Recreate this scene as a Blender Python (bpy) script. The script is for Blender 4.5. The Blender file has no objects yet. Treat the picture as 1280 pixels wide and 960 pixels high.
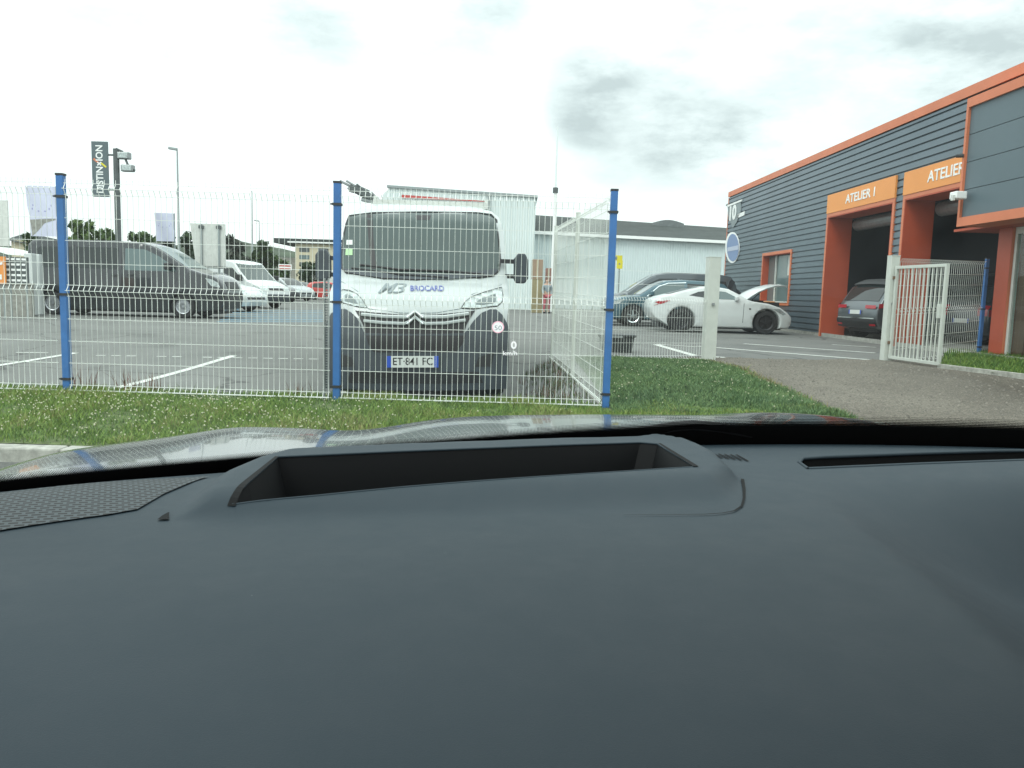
import bpy, bmesh, math, random
from mathutils import noise as mnoise
import numpy as np
from mathutils import Vector, Matrix
R = math.radians
random.seed(7)
S = bpy.context.scene
COL = S.collection

# ------------------------------------------------------------------ camera
F_PX, CX, CY, CAMZ = 1009.0, 640.0, 480.0, 1.25
cam = bpy.data.objects.new('camera', bpy.data.cameras.new('camera'))
COL.objects.link(cam)
S.camera = cam
cam.data.sensor_width = 36.0
cam.data.lens = 36.0 * F_PX / 1280.0
cam.data.clip_start = 0.02
cam.data.clip_end = 3000
ROT = Matrix.Rotation(R(90 - 6.42), 3, 'X') @ Matrix.Rotation(R(1.63), 3, 'Z')
cam.matrix_world = Matrix.Translation((0, 0, CAMZ)) @ ROT.to_4x4()
CAM = Vector((0, 0, CAMZ))

# ------------------------------------------------------------------ sun and sky
SUN_EL, SUN_AZ = R(48), R(-145)          # azimuth from +Y towards +X
sun_dir = Vector((math.sin(SUN_AZ) * math.cos(SUN_EL), math.cos(SUN_AZ) * math.cos(SUN_EL), math.sin(SUN_EL)))
sd = bpy.data.lights.new('sun', 'SUN')
sd.energy = 1.1
sd.angle = R(22)
sd.color = (1.0, 0.97, 0.92)
sun = bpy.data.objects.new('sun', sd)
COL.objects.link(sun)
sun.rotation_euler = (-sun_dir).to_track_quat('-Z', 'Y').to_euler()

S.view_settings.view_transform = 'Standard'
S.view_settings.look = 'None'
S.view_settings.gamma = 1
S.view_settings.use_curve_mapping = False
S.view_settings.exposure = 0.0
S.cycles.max_bounces = 8
S.cycles.transparent_max_bounces = 24
S.cycles.caustics_reflective = False
S.cycles.caustics_refractive = False
S.cycles.use_denoising = True
S.cycles.sample_clamp_indirect = 6

def ray(px, py):
    d = ROT @ Vector(((px - CX) / F_PX, -(py - CY) / F_PX, -1))
    return d.normalized()
def at(px, py, D):                       # a point at forward distance D (metres along +Y)
    d = ray(px, py)
    return CAM + d * (D / d.y)

w = bpy.data.worlds.new('World')
S.world = w
w.use_nodes = True
nt = w.node_tree
nt.nodes.clear()
def N(t, tree=None, **kw):
    n = (tree or nt).nodes.new(t)
    for k, v in kw.items():
        setattr(n, k, v)
    return n
def L(a, b, tree=None):
    (tree or nt).links.new(a, b)
out = N('ShaderNodeOutputWorld')
bg = N('ShaderNodeBackground')
bg.inputs['Strength'].default_value = 0.10
L(bg.outputs[0], out.inputs[0])
sky = N('ShaderNodeTexSky', sky_type='NISHITA', sun_disc=False)
sky.sun_elevation = SUN_EL
sky.sun_rotation = SUN_AZ
sky.air_density = 1.0
sky.dust_density = 2.0
tc = N('ShaderNodeTexCoord')
sep = N('ShaderNodeSeparateXYZ')
L(tc.outputs['Generated'], sep.inputs[0])
def math_node(op, a, b=None, c=None, tree=None, clamp=False):
    n = N('ShaderNodeMath', tree, operation=op)
    n.use_clamp = clamp
    for i, v in enumerate((a, b, c)):
        if v is None:
            continue
        if isinstance(v, (int, float)):
            n.inputs[i].default_value = v
        else:
            L(v, n.inputs[i], tree)
    return n.outputs[0]
# overcast: brighter overhead than at the horizon
mr = N('ShaderNodeMapRange', interpolation_type='SMOOTHSTEP')
L(sep.outputs['Z'], mr.inputs['Value'])
mr.inputs['From Min'].default_value = 0.12
mr.inputs['From Max'].default_value = 0.75
mr.inputs['To Min'].default_value = 15.0
mr.inputs['To Max'].default_value = 25.0
# broken cloud: big soft noise
mp = N('ShaderNodeMapping')
mp.inputs['Scale'].default_value = (1.0, 1.0, 2.4)
L(tc.outputs['Generated'], mp.inputs[0])
nz = N('ShaderNodeTexNoise')
nz.inputs['Scale'].default_value = 3.2
nz.inputs['Detail'].default_value = 9
nz.inputs['Roughness'].default_value = 0.58
L(mp.outputs[0], nz.inputs['Vector'])
nzf = N('ShaderNodeTexNoise')
nzf.inputs['Scale'].default_value = 9.0
nzf.inputs['Detail'].default_value = 8
nzf.inputs['Roughness'].default_value = 0.62
L(mp.outputs[0], nzf.inputs['Vector'])
# grey bellies of the clouds, each a soft region of the sky broken up by the noise
total = None
for (px, py, rad, amt) in [(788, 150, 92, .46), (735, 120, 58, .36), (925, 190, 62, .46), (858, 174, 60, .34), (1130, 40, 260, .34), (1010, 70, 70, .15), (1250, 0, 120, .34), (1190, 110, 90, .12),
                           (405, 12, 75, .35), (560, -12, 90, .45), (60, 320, 110, .12), (760, -150, 200, .5), (200, -220, 260, .4)]:
    d = ray(px, py)
    vm = N('ShaderNodeVectorMath', operation='DOT_PRODUCT')
    L(tc.outputs['Generated'], vm.inputs[0])
    vm.inputs[1].default_value = d
    a = math.atan(rad / F_PX) * 1.25
    m = N('ShaderNodeMapRange', interpolation_type='SMOOTHSTEP')
    L(vm.outputs['Value'], m.inputs['Value'])
    m.inputs['From Min'].default_value = math.cos(a)
    m.inputs['From Max'].default_value = 1.0
    m.inputs['To Max'].default_value = amt
    total = m.outputs[0] if total is None else math_node('ADD', total, m.outputs[0])
nmix = math_node('MULTIPLY', math_node('ADD', nz.outputs['Fac'], nzf.outputs['Fac']), 0.5)
belly = math_node('MULTIPLY', total, math_node('MULTIPLY_ADD', nmix, 5.6, -1.95, clamp=False), clamp=True)
blot = N('ShaderNodeMapRange', interpolation_type='SMOOTHSTEP')
L(nz.outputs['Fac'], blot.inputs['Value'])
blot.inputs['From Min'].default_value = 0.56
blot.inputs['From Max'].default_value = 0.78
blot.inputs['To Max'].default_value = 0.16
dark = math_node('MAXIMUM', belly, blot.outputs[0])
val = math_node('MULTIPLY', mr.outputs[0], math_node('SUBTRACT', 1.0, math_node('MULTIPLY', dark, 0.46)))
cc = N('ShaderNodeMix', data_type='RGBA')
cc.inputs['A'].default_value = (0.955, 1.0, 0.99, 1)
cc.inputs['B'].default_value = (0.89, 0.985, 0.99, 1)
L(dark, cc.inputs['Factor'])
cm = N('ShaderNodeVectorMath', operation='SCALE')
L(cc.outputs['Result'], cm.inputs[0])
L(val, cm.inputs['Scale'])
mx = N('ShaderNodeMix', data_type='RGBA')
mx.inputs['Factor'].default_value = 0.90
L(sky.outputs[0], mx.inputs['A'])
L(cm.outputs[0], mx.inputs['B'])
L(mx.outputs['Result'], bg.inputs['Color'])

# ------------------------------------------------------------------ materials
def mat(name, color, rough=0.6, metal=0.0, var=0.0, scale=8.0, bump=0.0, bscale=60.0, coat=0.0, spec=0.5, var2=None, detail=6, stretch=None):
    m = bpy.data.materials.new(name)
    m.use_nodes = True
    t = m.node_tree
    b = t.nodes['Principled BSDF']
    b.inputs['Base Color'].default_value = (*color, 1)
    b.inputs['Roughness'].default_value = rough
    b.inputs['Metallic'].default_value = metal
    b.inputs['Specular IOR Level'].default_value = spec
    if coat:
        b.inputs['Coat Weight'].default_value = coat
        b.inputs['Coat Roughness'].default_value = 0.04
    if var or bump:
        c = N('ShaderNodeTexCoord', t)
        vec = c.outputs['Object']
        if stretch:
            mpp = N('ShaderNodeMapping', t)
            mpp.inputs['Scale'].default_value = stretch
            L(vec, mpp.inputs[0], t)
            vec = mpp.outputs[0]
    if var:
        n = N('ShaderNodeTexNoise', t)
        n.inputs['Scale'].default_value = scale
        n.inputs['Detail'].default_value = detail
        n.inputs['Roughness'].default_value = 0.6
        L(vec, n.inputs['Vector'], t)
        r = N('ShaderNodeValToRGB', t)
        r.color_ramp.elements[0].position = 0.3
        r.color_ramp.elements[1].position = 0.7
        hi = var2 or tuple(min(1, x * (1 + var)) for x in color)
        r.color_ramp.elements[0].color = (*[x * (1 - var) for x in color], 1)
        r.color_ramp.elements[1].color = (*hi, 1)
        L(n.outputs['Fac'], r.inputs[0], t)
        L(r.outputs[0], b.inputs['Base Color'], t)
    if bump:
        n2 = N('ShaderNodeTexNoise', t)
        n2.inputs['Scale'].default_value = bscale
        n2.inputs['Detail'].default_value = 4
        L(vec, n2.inputs['Vector'], t)
        bp = N('ShaderNodeBump', t)
        bp.inputs['Strength'].default_value = bump
        bp.inputs['Distance'].default_value = 0.01
        L(n2.outputs['Fac'], bp.inputs['Height'], t)
        L(bp.outputs[0], b.inputs['Normal'], t)
    return m
def glass_like(name, tint, refl=1.0):      # dark car glass seen from outside
    m = mat(name, tint, 0.04, 0.0, spec=0.55)
    return m
def thin_glass(name, ior=1.5, dust=0.0, tint=(1, 1, 1), dustcol=(.8, .85, .83)):
    m = bpy.data.materials.new(name)
    m.use_nodes = True
    t = m.node_tree
    t.nodes.clear()
    o = N('ShaderNodeOutputMaterial', t)
    tr = N('ShaderNodeBsdfTransparent', t)
    tr.inputs[0].default_value = (*tint, 1)
    gl = N('ShaderNodeBsdfGlossy', t)
    gl.inputs['Roughness'].default_value = 0.0
    lw = N('ShaderNodeLayerWeight', t)
    p5 = math_node('POWER', lw.outputs['Facing'], 5.0, tree=t)
    f0 = 2 * ((ior - 1) / (ior + 1)) ** 2
    mxs = N('ShaderNodeMixShader', t)
    L(math_node('MULTIPLY_ADD', p5, 1 - f0, f0, tree=t), mxs.inputs[0], t)
    L(tr.outputs[0], mxs.inputs[1], t)
    L(gl.outputs[0], mxs.inputs[2], t)
    last = mxs
    if dust:
        df = N('ShaderNodeBsdfTranslucent', t)
        cd = N('ShaderNodeTexCoord', t)
        nd = N('ShaderNodeTexNoise', t)
        nd.inputs['Scale'].default_value = 7
        nd.inputs['Detail'].default_value = 8
        nd.inputs['Roughness'].default_value = .65
        L(cd.outputs['Object'], nd.inputs['Vector'], t)
        md = N('ShaderNodeMapRange', t)
        md.inputs['From Min'].default_value = .3
        md.inputs['From Max'].default_value = .75
        md.inputs['To Min'].default_value = dust * .5
        md.inputs['To Max'].default_value = dust * 2.2
        L(nd.outputs['Fac'], md.inputs['Value'], t)
        df.inputs[0].default_value = (*dustcol, 1)
        m2 = N('ShaderNodeMixShader', t)
        L(md.outputs[0], m2.inputs[0], t)
        L(mxs.outputs[0], m2.inputs[1], t)
        L(df.outputs[0], m2.inputs[2], t)
        last = m2
    L(last.outputs[0], o.inputs[0], t)
    return m
def emis(name, color, strength=1.0):
    m = bpy.data.materials.new(name)
    m.use_nodes = True
    b = m.node_tree.nodes['Principled BSDF']
    b.inputs['Base Color'].default_value = (0, 0, 0, 1)
    b.inputs['Specular IOR Level'].default_value = 0
    b.inputs['Emission Color'].default_value = (*color, 1)
    b.inputs['Emission Strength'].default_value = strength
    return m

M = {}
M['white_paint'] = mat('white_paint', (.58, .62, .61), .35, var=.06, scale=1.5, coat=.6)
M['white_van'] = mat('white_van_paint', (.44, .48, .475), .35, var=.05, scale=2, coat=.5)
M['offwhite'] = mat('offwhite_metal', (.62, .64, .60), .5, var=.1, scale=6)
M['gate_white'] = mat('gate_white', (.55, .58, .53), .5, var=.07, scale=5)
M['wire'] = mat('coated_wire', (.80, .83, .79), .5, var=.05, scale=10)
M['blue_post'] = mat('blue_post', (.030, .14, .38), .45, var=.15, scale=5)
M['black_plastic'] = mat('black_plastic', (.018, .02, .022), .5)
M['bumper'] = mat('grey_bumper_plastic', (.042, .054, .064), .55, var=.2, scale=6)
M['dark_van'] = mat('dark_grey_paint', (.020, .026, .030), .25, metal=.1, var=.15, scale=2, coat=.9)
M['teal_paint'] = mat('teal_paint', (.06, .13, .16), .35, metal=.4, coat=.8)
M['silver_paint'] = mat('silver_paint', (.42, .45, .46), .35, metal=.6, coat=.6)
M['grey_paint'] = mat('grey_car_paint', (.11, .13, .14), .35, metal=.6, coat=.7)
M['red_paint'] = mat('red_paint', (.50, .05, .04), .35, coat=.6)
M['navy_paint'] = mat('black_car_paint', (.012, .015, .02), .3, coat=.7)
M['car_glass'] = glass_like('car_glass', (.02, .028, .028))
M['van_glass'] = glass_like('van_windscreen_glass', (.038, .062, .058))
M['pale_glass'] = glass_like('pale_glass', (.12, .17, .17))
M['tyre'] = mat('tyre_rubber', (.016, .017, .018), .8)
M['rim'] = mat('rim_alloy', (.38, .40, .42), .35, metal=.8)
M['dark_rim'] = mat('dark_rim', (.03, .032, .035), .4, metal=.5)
M['lamp_clear'] = mat('headlamp_glass', (.42, .47, .46), .12, metal=.5, var=.45, scale=14)
M['lamp_red'] = mat('tail_lamp_red', (.40, .02, .03), .2, coat=.6)
M['chrome'] = mat('chrome', (.75, .8, .8), .15, metal=1)
M['plate_white'] = mat('plate_white', (.62, .65, .62), .4)
M['plate_blue'] = mat('plate_blue', (.02, .08, .45), .4)
M['ink_black'] = mat('ink_black', (.01, .01, .012), .5)
M['ink_blue'] = mat('ink_blue', (.10, .13, .38), .5)
M['ink_grey'] = mat('ink_grey', (.22, .26, .27), .5)
M['ink_white'] = mat('ink_white', (.85, .87, .85), .5)
M['galv'] = mat('galvanised_steel', (.28, .30, .30), .45, metal=.6, var=.15, scale=6)
M['dark_steel'] = mat('dark_steel', (.10, .115, .115), .5, metal=.3, var=.2, scale=6)
M['pole_grey'] = mat('pole_grey', (.30, .34, .34), .5, metal=.3)
M['cladding'] = mat('blue_grey_cladding', (.11, .150, .178), .36, var=.10, scale=.7, metal=.35)
M['panel_grey'] = mat('grey_facade_panel', (.095, .138, .160), .5, var=.07, scale=.5)
M['orange'] = mat('orange_trim', (.62, .185, .085), .5, var=.08, scale=1.5)
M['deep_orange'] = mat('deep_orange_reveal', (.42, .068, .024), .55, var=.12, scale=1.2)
M['sign_orange'] = mat('sign_orange', (.80, .31, .075), .5, var=.04, scale=1)
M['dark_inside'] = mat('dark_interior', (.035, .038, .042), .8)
M['concrete'] = mat('concrete', (.30, .30, .27), .85, var=.25, scale=9, bump=.4, bscale=40)
M['kerb'] = mat('kerb_concrete', (.36, .36, .32), .85, var=.3, scale=14, bump=.4, bscale=50)
M['warehouse'] = mat('white_cladding', (.74, .81, .80), .55, var=.04, scale=.4)
M['warehouse_far'] = mat('pale_wall', (.68, .76, .76), .6, var=.04, scale=.5)
M['roof_dark'] = mat('dark_roof', (.045, .055, .052), .9, var=.22, scale=1.2, stretch=(1, 1, 1))
M['beige'] = mat('beige_render', (.55, .50, .36), .8, var=.1, scale=.6)
M['card'] = mat('cardboard', (.33, .24, .17), .8, var=.12, scale=3)
M['card_red'] = mat('reddish_cardboard', (.30, .17, .14), .8, var=.1, scale=3)
M['yellow'] = mat('yellow_sign', (.70, .62, .04), .5)
M['flag'] = mat('pale_flag_cloth', (.62, .64, .78), .8, var=.05, scale=3)
M['flag_ink'] = mat('flag_ink', (.30, .30, .55), .8)
M['line'] = mat('road_line_white', (.55, .57, .53), .8, var=.22, scale=7, var2=(.66, .68, .64))
M['blue_line'] = mat('road_line_blue', (.17, .40, .56), .8, var=.2, scale=5)
M['bark'] = mat('bark', (.09, .07, .05), .9, var=.3, scale=12)
M['bin'] = mat('black_bin_plastic', (.022, .027, .028), .45, var=.2, scale=5)
M['rust'] = mat('rusty_latch', (.16, .10, .06), .8, var=.3, scale=30)
M['brown_frame'] = mat('brown_frame', (.16, .07, .035), .5)
M['blue_bag'] = mat('blue_plastic_bag', (.22, .30, .42), .35, var=.3, scale=18)
M['skin'] = mat('skin', (.50, .33, .25), .6)
M['cloth_grey'] = mat('grey_cloth', (.25, .30, .32), .9)
M['cloth_red'] = mat('red_cloth', (.45, .12, .14), .9)
M['hair'] = mat('dark_hair', (.03, .02, .015), .7)
M['interior'] = mat('van_interior', (.03, .033, .036), .8)

# ------------------------------------------------------------------ object helpers
def tag(o, label=None, cat=None, group=None, kind=None):
    if label: o['label'] = label
    if cat: o['category'] = cat
    if group: o['group'] = group
    if kind: o['kind'] = kind
    return o
def empty(name, loc=(0, 0, 0), rz=0.0, label=None, cat=None, group=None):
    o = bpy.data.objects.new(name, None)
    o.empty_display_size = 0.2
    COL.objects.link(o)
    o.location = loc
    o.rotation_euler = (0, 0, rz)
    return tag(o, label, cat, group)
class MB:
    """collects faces; build() links them as one mesh object"""
    def __init__(s):
        s.v, s.f = [], []
    def add(s, vs, fs):
        n = len(s.v)
        s.v += [tuple(x) for x in vs]
        s.f += [tuple(i + n for i in f) for f in fs]
        return s
    def box(s, x0, x1, y0, y1, z0, z1, mtx=None):
        vs = [(x0, y0, z0), (x1, y0, z0), (x1, y1, z0), (x0, y1, z0), (x0, y0, z1), (x1, y0, z1), (x1, y1, z1), (x0, y1, z1)]
        if mtx is not None:
            vs = [mtx @ Vector(v) for v in vs]
        return s.add(vs, [(0, 3, 2, 1), (4, 5, 6, 7), (0, 1, 5, 4), (1, 2, 6, 5), (2, 3, 7, 6), (3, 0, 4, 7)])
    def tube(s, pts, r, n=6, cap=True, r1=None):
        pts = [Vector(p) for p in pts]
        rings = []
        up = Vector((0, 0, 1))
        for i, p in enumerate(pts):
            d = (pts[min(i + 1, len(pts) - 1)] - pts[max(i - 1, 0)]).normalized()
            a = d.cross(up)
            if a.length < 1e-3:
                a = d.cross(Vector((1, 0, 0)))
            a.normalize()
            b = d.cross(a)
            rr = r if r1 is None else r + (r1 - r) * i / (len(pts) - 1)
            rings.append([p + (a * math.cos(2 * math.pi * (k + .5) / n) + b * math.sin(2 * math.pi * (k + .5) / n)) * rr for k in range(n)])
        vs = [v for q in rings for v in q]
        fs = []
        for i in range(len(pts) - 1):
            for k in range(n):
                k2 = (k + 1) % n
                fs.append((i * n + k, i * n + k2, (i + 1) * n + k2, (i + 1) * n + k))
        if cap:
            fs.append(tuple(range(n)))
            fs.append(tuple((len(pts) - 1) * n + k for k in reversed(range(n))))
        return s.add(vs, fs)
    def prism(s, poly, fn, d0, d1):
        n = len(poly)
        vs = [fn(a, b, d0) for a, b in poly] + [fn(a, b, d1) for a, b in poly]
        fs = [tuple(range(n)), tuple(range(2 * n - 1, n - 1, -1))]
        fs += [(i, i + n, (i + 1) % n + n, (i + 1) % n) for i in range(n)]
        return s.add(vs, fs)
    def build(s, name, m, parent=None, smooth=False, bevel=0, loc=None, seg=2, angle=35):
        me = bpy.data.meshes.new(name)
        me.from_pydata(s.v, [], s.f)
        bm = bmesh.new()
        bm.from_mesh(me)
        bmesh.ops.recalc_face_normals(bm, faces=bm.faces)
        bm.to_mesh(me)
        bm.free()
        return link(name, me, m, parent, smooth, bevel, loc, seg, angle)
def link(name, me, m, parent=None, smooth=False, bevel=0, loc=None, seg=2, angle=35):
    if m is not None:
        for q in (m if isinstance(m, (list, tuple)) else [m]):
            me.materials.append(q)
    if smooth:
        for p in me.polygons:
            p.use_smooth = True
        try:
            me.set_sharp_from_angle(angle=R(angle))
        except Exception:
            pass
    o = bpy.data.objects.new(name, me)
    COL.objects.link(o)
    if parent is not None:
        o.parent = parent
    if loc is not None:
        o.location = loc
    if bevel:
        b = o.modifiers.new('bevel', 'BEVEL')
        b.width = bevel
        b.segments = seg
        b.limit_method = 'ANGLE'
        b.angle_limit = R(38)
    return o
def frame(cells, cuts_a=(), cuts_b=()):
    pass
def patch(poly, fn, thick=0.004, step=None, off=0.0):
    """flat outline -> bent plate: fn(a, b, o) gives the point o metres outside the surface"""
    bm = bmesh.new()
    vs = [bm.verts.new((a, b, 0)) for a, b in poly]
    bm.faces.new(vs)
    if step:
        sa, sb = (step if isinstance(step, tuple) else (step, step))
        for ax, st in ((0, sa), (1, sb)):
            lo = min(p[ax] for p in poly)
            hi = max(p[ax] for p in poly)
            k = math.floor(lo / st) + 1
            while k * st < hi:
                nrm = Vector((1, 0, 0)) if ax == 0 else Vector((0, 1, 0))
                bmesh.ops.bisect_plane(bm, geom=bm.verts[:] + bm.edges[:] + bm.faces[:], plane_co=nrm * (k * st + 1e-5), plane_no=nrm)
                k += 1
    bmesh.ops.triangulate(bm, faces=[f for f in bm.faces if len(f.verts) > 4])
    top = {v: fn(v.co.x, v.co.y, off) for v in bm.verts}
    res = MB()
    idx = {v: i for i, v in enumerate(bm.verts)}
    vs = [top[v] for v in bm.verts]
    fs = [tuple(idx[v] for v in f.verts) for f in bm.faces]
    if thick:
        n = len(vs)
        vs += [fn(v.co.x, v.co.y, off - thick) for v in bm.verts]
        for e in bm.edges:
            if len(e.link_faces) == 1:
                a, b = (idx[v] for v in e.verts)
                fs.append((a, b, b + n, a + n))
    bm.free()
    res.add(vs, fs)
    return res
def text(name, s, size, m, parent, mtx, extrude=0.002, bold=0.0, sx=1.0, align='CENTER', space=1.0):
    c = bpy.data.curves.new('t', 'FONT')
    c.body = s
    c.size = size
    c.extrude = extrude
    c.offset = bold
    c.align_x = align
    c.align_y = 'CENTER'
    c.space_character = space
    c.resolution_u = 3
    o = bpy.data.objects.new('t', c)
    COL.objects.link(o)
    dg = bpy.context.evaluated_depsgraph_get()
    me = bpy.data.meshes.new_from_object(o.evaluated_get(dg))
    bpy.data.objects.remove(o)
    bpy.data.curves.remove(c)
    me.name = name
    me.transform(Matrix.Diagonal((sx, 1, 1, 1)))
    me.transform(mtx)
    me.materials.clear()
    return link(name, me, m, parent)
def basis(origin, xax, yax):              # matrix: local x, y -> given axes, z = normal
    x = Vector(xax).normalized()
    y = Vector(yax).normalized()
    z = x.cross(y).normalized()
    m = Matrix((x, y, z)).transposed().to_4x4()
    m.translation = Vector(origin)
    return m
def interp(x, pts):
    if x <= pts[0][0]: return pts[0][1]
    for (a, va), (b, vb) in zip(pts, pts[1:]):
        if x <= b:
            t = (x - a) / (b - a)
            return va + (vb - va) * t
    return pts[-1][1]
def sst(a, b, x):
    t = min(1, max(0, (x - a) / (b - a)))
    return t * t * (3 - 2 * t)

# ------------------------------------------------------------------ ground shape
ZF = 0.27                                # level of the yard and of the fence line
def gz(x, y):
    """height of the land"""
    lot = sst(9.0, 19.0, y) * ZF
    bank = ZF + 0.01
    # the grass bank under and before the front fence
    front = sst(5.25, 5.32, y) * 0.12 + sst(5.3, 7.0, y) * 0.09
    # right hand side: grass apron, gravel drive and yard
    right = (sst(5.3, 7.2, y) * .21 + sst(7.2, 10.5, y) * (ZF - .21)) * (1 - sst(2.9, 3.4, x)) + (sst(5.0, 12.0, y) * ZF) * sst(2.9, 3.4, x)
    if y < 7.55:
        left = front if x < 3.0 else right
        t = sst(2.6, 3.0, x)
        return front * (1 - t) + right * t
    left = front * (1 - sst(7.6, 7.85, y)) + lot * sst(7.6, 7.85, y)
    edge = sst(.15, .62, x) if y < 12.6 else sst(-.6, 1.5, x)
    return left * (1 - edge) + max(right, lot if y > 12.6 else 0) * edge
def onground(px, py, dz=0.0):
    d = ray(px, py)
    t = 3.0
    for _ in range(4000):
        p = CAM + d * t
        if p.z <= gz(p.x, p.y) + dz:
            break
        t += 0.02 if t < 30 else 0.1
    return p
# ------------------------------------------------------------------ ground sheet
def asphalt_mat(name, c0, c1, patchy=True):
    m = bpy.data.materials.new(name)
    m.use_nodes = True
    t = m.node_tree
    b = t.nodes['Principled BSDF']
    b.inputs['Roughness'].default_value = 0.85
    b.inputs['Specular IOR Level'].default_value = 0.35
    c = N('ShaderNodeTexCoord', t)
    big = N('ShaderNodeTexNoise', t)
    big.inputs['Scale'].default_value = 0.35
    big.inputs['Detail'].default_value = 6
    big.inputs['Roughness'].default_value = 0.65
    L(c.outputs['Object'], big.inputs['Vector'], t)
    fine = N('ShaderNodeTexNoise', t)
    fine.inputs['Scale'].default_value = 60
    fine.inputs['Detail'].default_value = 3
    L(c.outputs['Object'], fine.inputs['Vector'], t)
    s = math_node('ADD', math_node('MULTIPLY', big.outputs['Fac'], 0.6, tree=t), math_node('MULTIPLY', fine.outputs['Fac'], 0.5, tree=t), tree=t)
    r = N('ShaderNodeValToRGB', t)
    r.color_ramp.elements[0].position = 0.36
    r.color_ramp.elements[1].position = 0.74
    r.color_ramp.elements[0].color = (*c0, 1)
    r.color_ramp.elements[1].color = (*c1, 1)
    L(s, r.inputs[0], t)
    L(r.outputs[0], b.inputs['Base Color'], t)
    bp = N('ShaderNodeBump', t)
    bp.inputs['Strength'].default_value = 0.5
    bp.inputs['Distance'].default_value = 0.01
    L(fine.outputs['Fac'], bp.inputs['Height'], t)
    L(bp.outputs[0], b.inputs['Normal'], t)
    return m
M['asphalt'] = asphalt_mat('aged_asphalt', (.100, .105, .099), (.195, .20, .188))
def add_cracks(m):
    t = m.node_tree
    b = t.nodes['Principled BSDF']
    c = N('ShaderNodeTexCoord', t)
    nzc = N('ShaderNodeTexNoise', t)
    nzc.inputs['Scale'].default_value = 1.4
    nzc.inputs['Detail'].default_value = 5
    L(c.outputs['Object'], nzc.inputs['Vector'], t)
    va = N('ShaderNodeVectorMath', t, operation='MULTIPLY_ADD')
    L(nzc.outputs['Color'], va.inputs[0], t)
    va.inputs[1].default_value = (.9, .9, 0)
    L(c.outputs['Object'], va.inputs[2], t)
    v = N('ShaderNodeTexVoronoi', t, feature='DISTANCE_TO_EDGE')
    v.inputs['Scale'].default_value = .22
    L(va.outputs[0], v.inputs['Vector'], t)
    r = N('ShaderNodeMapRange', t)
    r.inputs['From Min'].default_value = .002
    r.inputs['From Max'].default_value = .007
    r.inputs['To Min'].default_value = .45
    L(v.outputs['Distance'], r.inputs['Value'], t)
    # oil stains and repaired patches
    n2 = N('ShaderNodeTexNoise', t)
    n2.inputs['Scale'].default_value = .9
    n2.inputs['Detail'].default_value = 3
    L(c.outputs['Object'], n2.inputs['Vector'], t)
    r2 = N('ShaderNodeMapRange', t)
    r2.inputs['From Min'].default_value = .60
    r2.inputs['From Max'].default_value = .72
    r2.inputs['To Min'].default_value = 1.0
    r2.inputs['To Max'].default_value = .72
    L(n2.outputs['Fac'], r2.inputs['Value'], t)
    k = math_node('MULTIPLY', r.outputs[0], r2.outputs[0], tree=t)
    old = b.inputs['Base Color'].links[0].from_socket
    sc_ = N('ShaderNodeVectorMath', t, operation='SCALE')
    L(old, sc_.inputs[0], t)
    L(k, sc_.inputs['Scale'], t)
    L(sc_.outputs[0], b.inputs['Base Color'], t)
add_cracks(M['asphalt'])
def gravel_mat():
    m = asphalt_mat('gravel', (.060, .053, .042), (.215, .20, .168))
    t = m.node_tree
    b = t.nodes['Principled BSDF']
    c = N('ShaderNodeTexCoord', t)
    v = N('ShaderNodeTexVoronoi', t)
    v.inputs['Scale'].default_value = 70
    L(c.outputs['Object'], v.inputs['Vector'], t)
    mixc = N('ShaderNodeMix', t, data_type='RGBA', blend_type='MULTIPLY')
    mixc.inputs['Factor'].default_value = 0.75
    old = b.inputs['Base Color'].links[0].from_socket
    hs = N('ShaderNodeValToRGB', t)
    hs.color_ramp.elements[0].color = (.45, .43, .42, 1)
    hs.color_ramp.elements[1].color = (1.5, 1.45, 1.38, 1)
    sp = N('ShaderNodeSeparateColor', t)
    L(v.outputs['Color'], sp.inputs[0], t)
    L(sp.outputs[0], hs.inputs[0], t)
    L(old, mixc.inputs['A'], t)
    L(hs.outputs[0], mixc.inputs['B'], t)
    L(mixc.outputs['Result'], b.inputs['Base Color'], t)
    bp = N('ShaderNodeBump', t)
    bp.inputs['Strength'].default_value = 0.7
    bp.inputs['Distance'].default_value = 0.012
    L(v.outputs['Distance'], bp.inputs['Height'], t)
    L(bp.outputs[0], b.inputs['Normal'], t)
    return m
M['gravel'] = gravel_mat()
M['soil'] = mat('turf_soil', (.075, .10, .035), .95, var=.4, scale=14, bump=.8, bscale=90, var2=(.14, .19, .06))

def sheet(name, xs, ys, fn, m, parent=None, keep=None, kind='structure'):
    b = MB()
    vs = [(x, y, fn(x, y)) for y in ys for x in xs]
    n = len(xs)
    fs = []
    for j in range(len(ys) - 1):
        for i in range(n - 1):
            if keep and not keep((xs[i] + xs[i + 1]) / 2, (ys[j] + ys[j + 1]) / 2):
                continue
            fs.append((j * n + i, j * n + i + 1, (j + 1) * n + i + 1, (j + 1) * n + i))
    b.add(vs, fs)
    o = b.build(name, m, parent, smooth=True, angle=50)
    if kind:
        o['kind'] = kind
    return o
def rng(a, b, st):
    n = max(1, round((b - a) / st))
    return [a + (b - a) * i / n for i in range(n)]
xs = [-900, -400, -150, -70, -40, -25] + rng(-16, -1, .5) + rng(-1, 4.2, .1) + rng(4.2, 16, .5) + [16, 25, 40, 80, 200, 500, 900]
ys = [-60, -20, -5] + rng(0, 4.8, .6) + rng(4.8, 8.2, .05) + rng(8.2, 20, .4) + [20, 22, 26, 32, 40, 60, 90, 150, 300, 700, 1500]
sheet('ground', xs, ys, gz, M['asphalt'])

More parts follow.
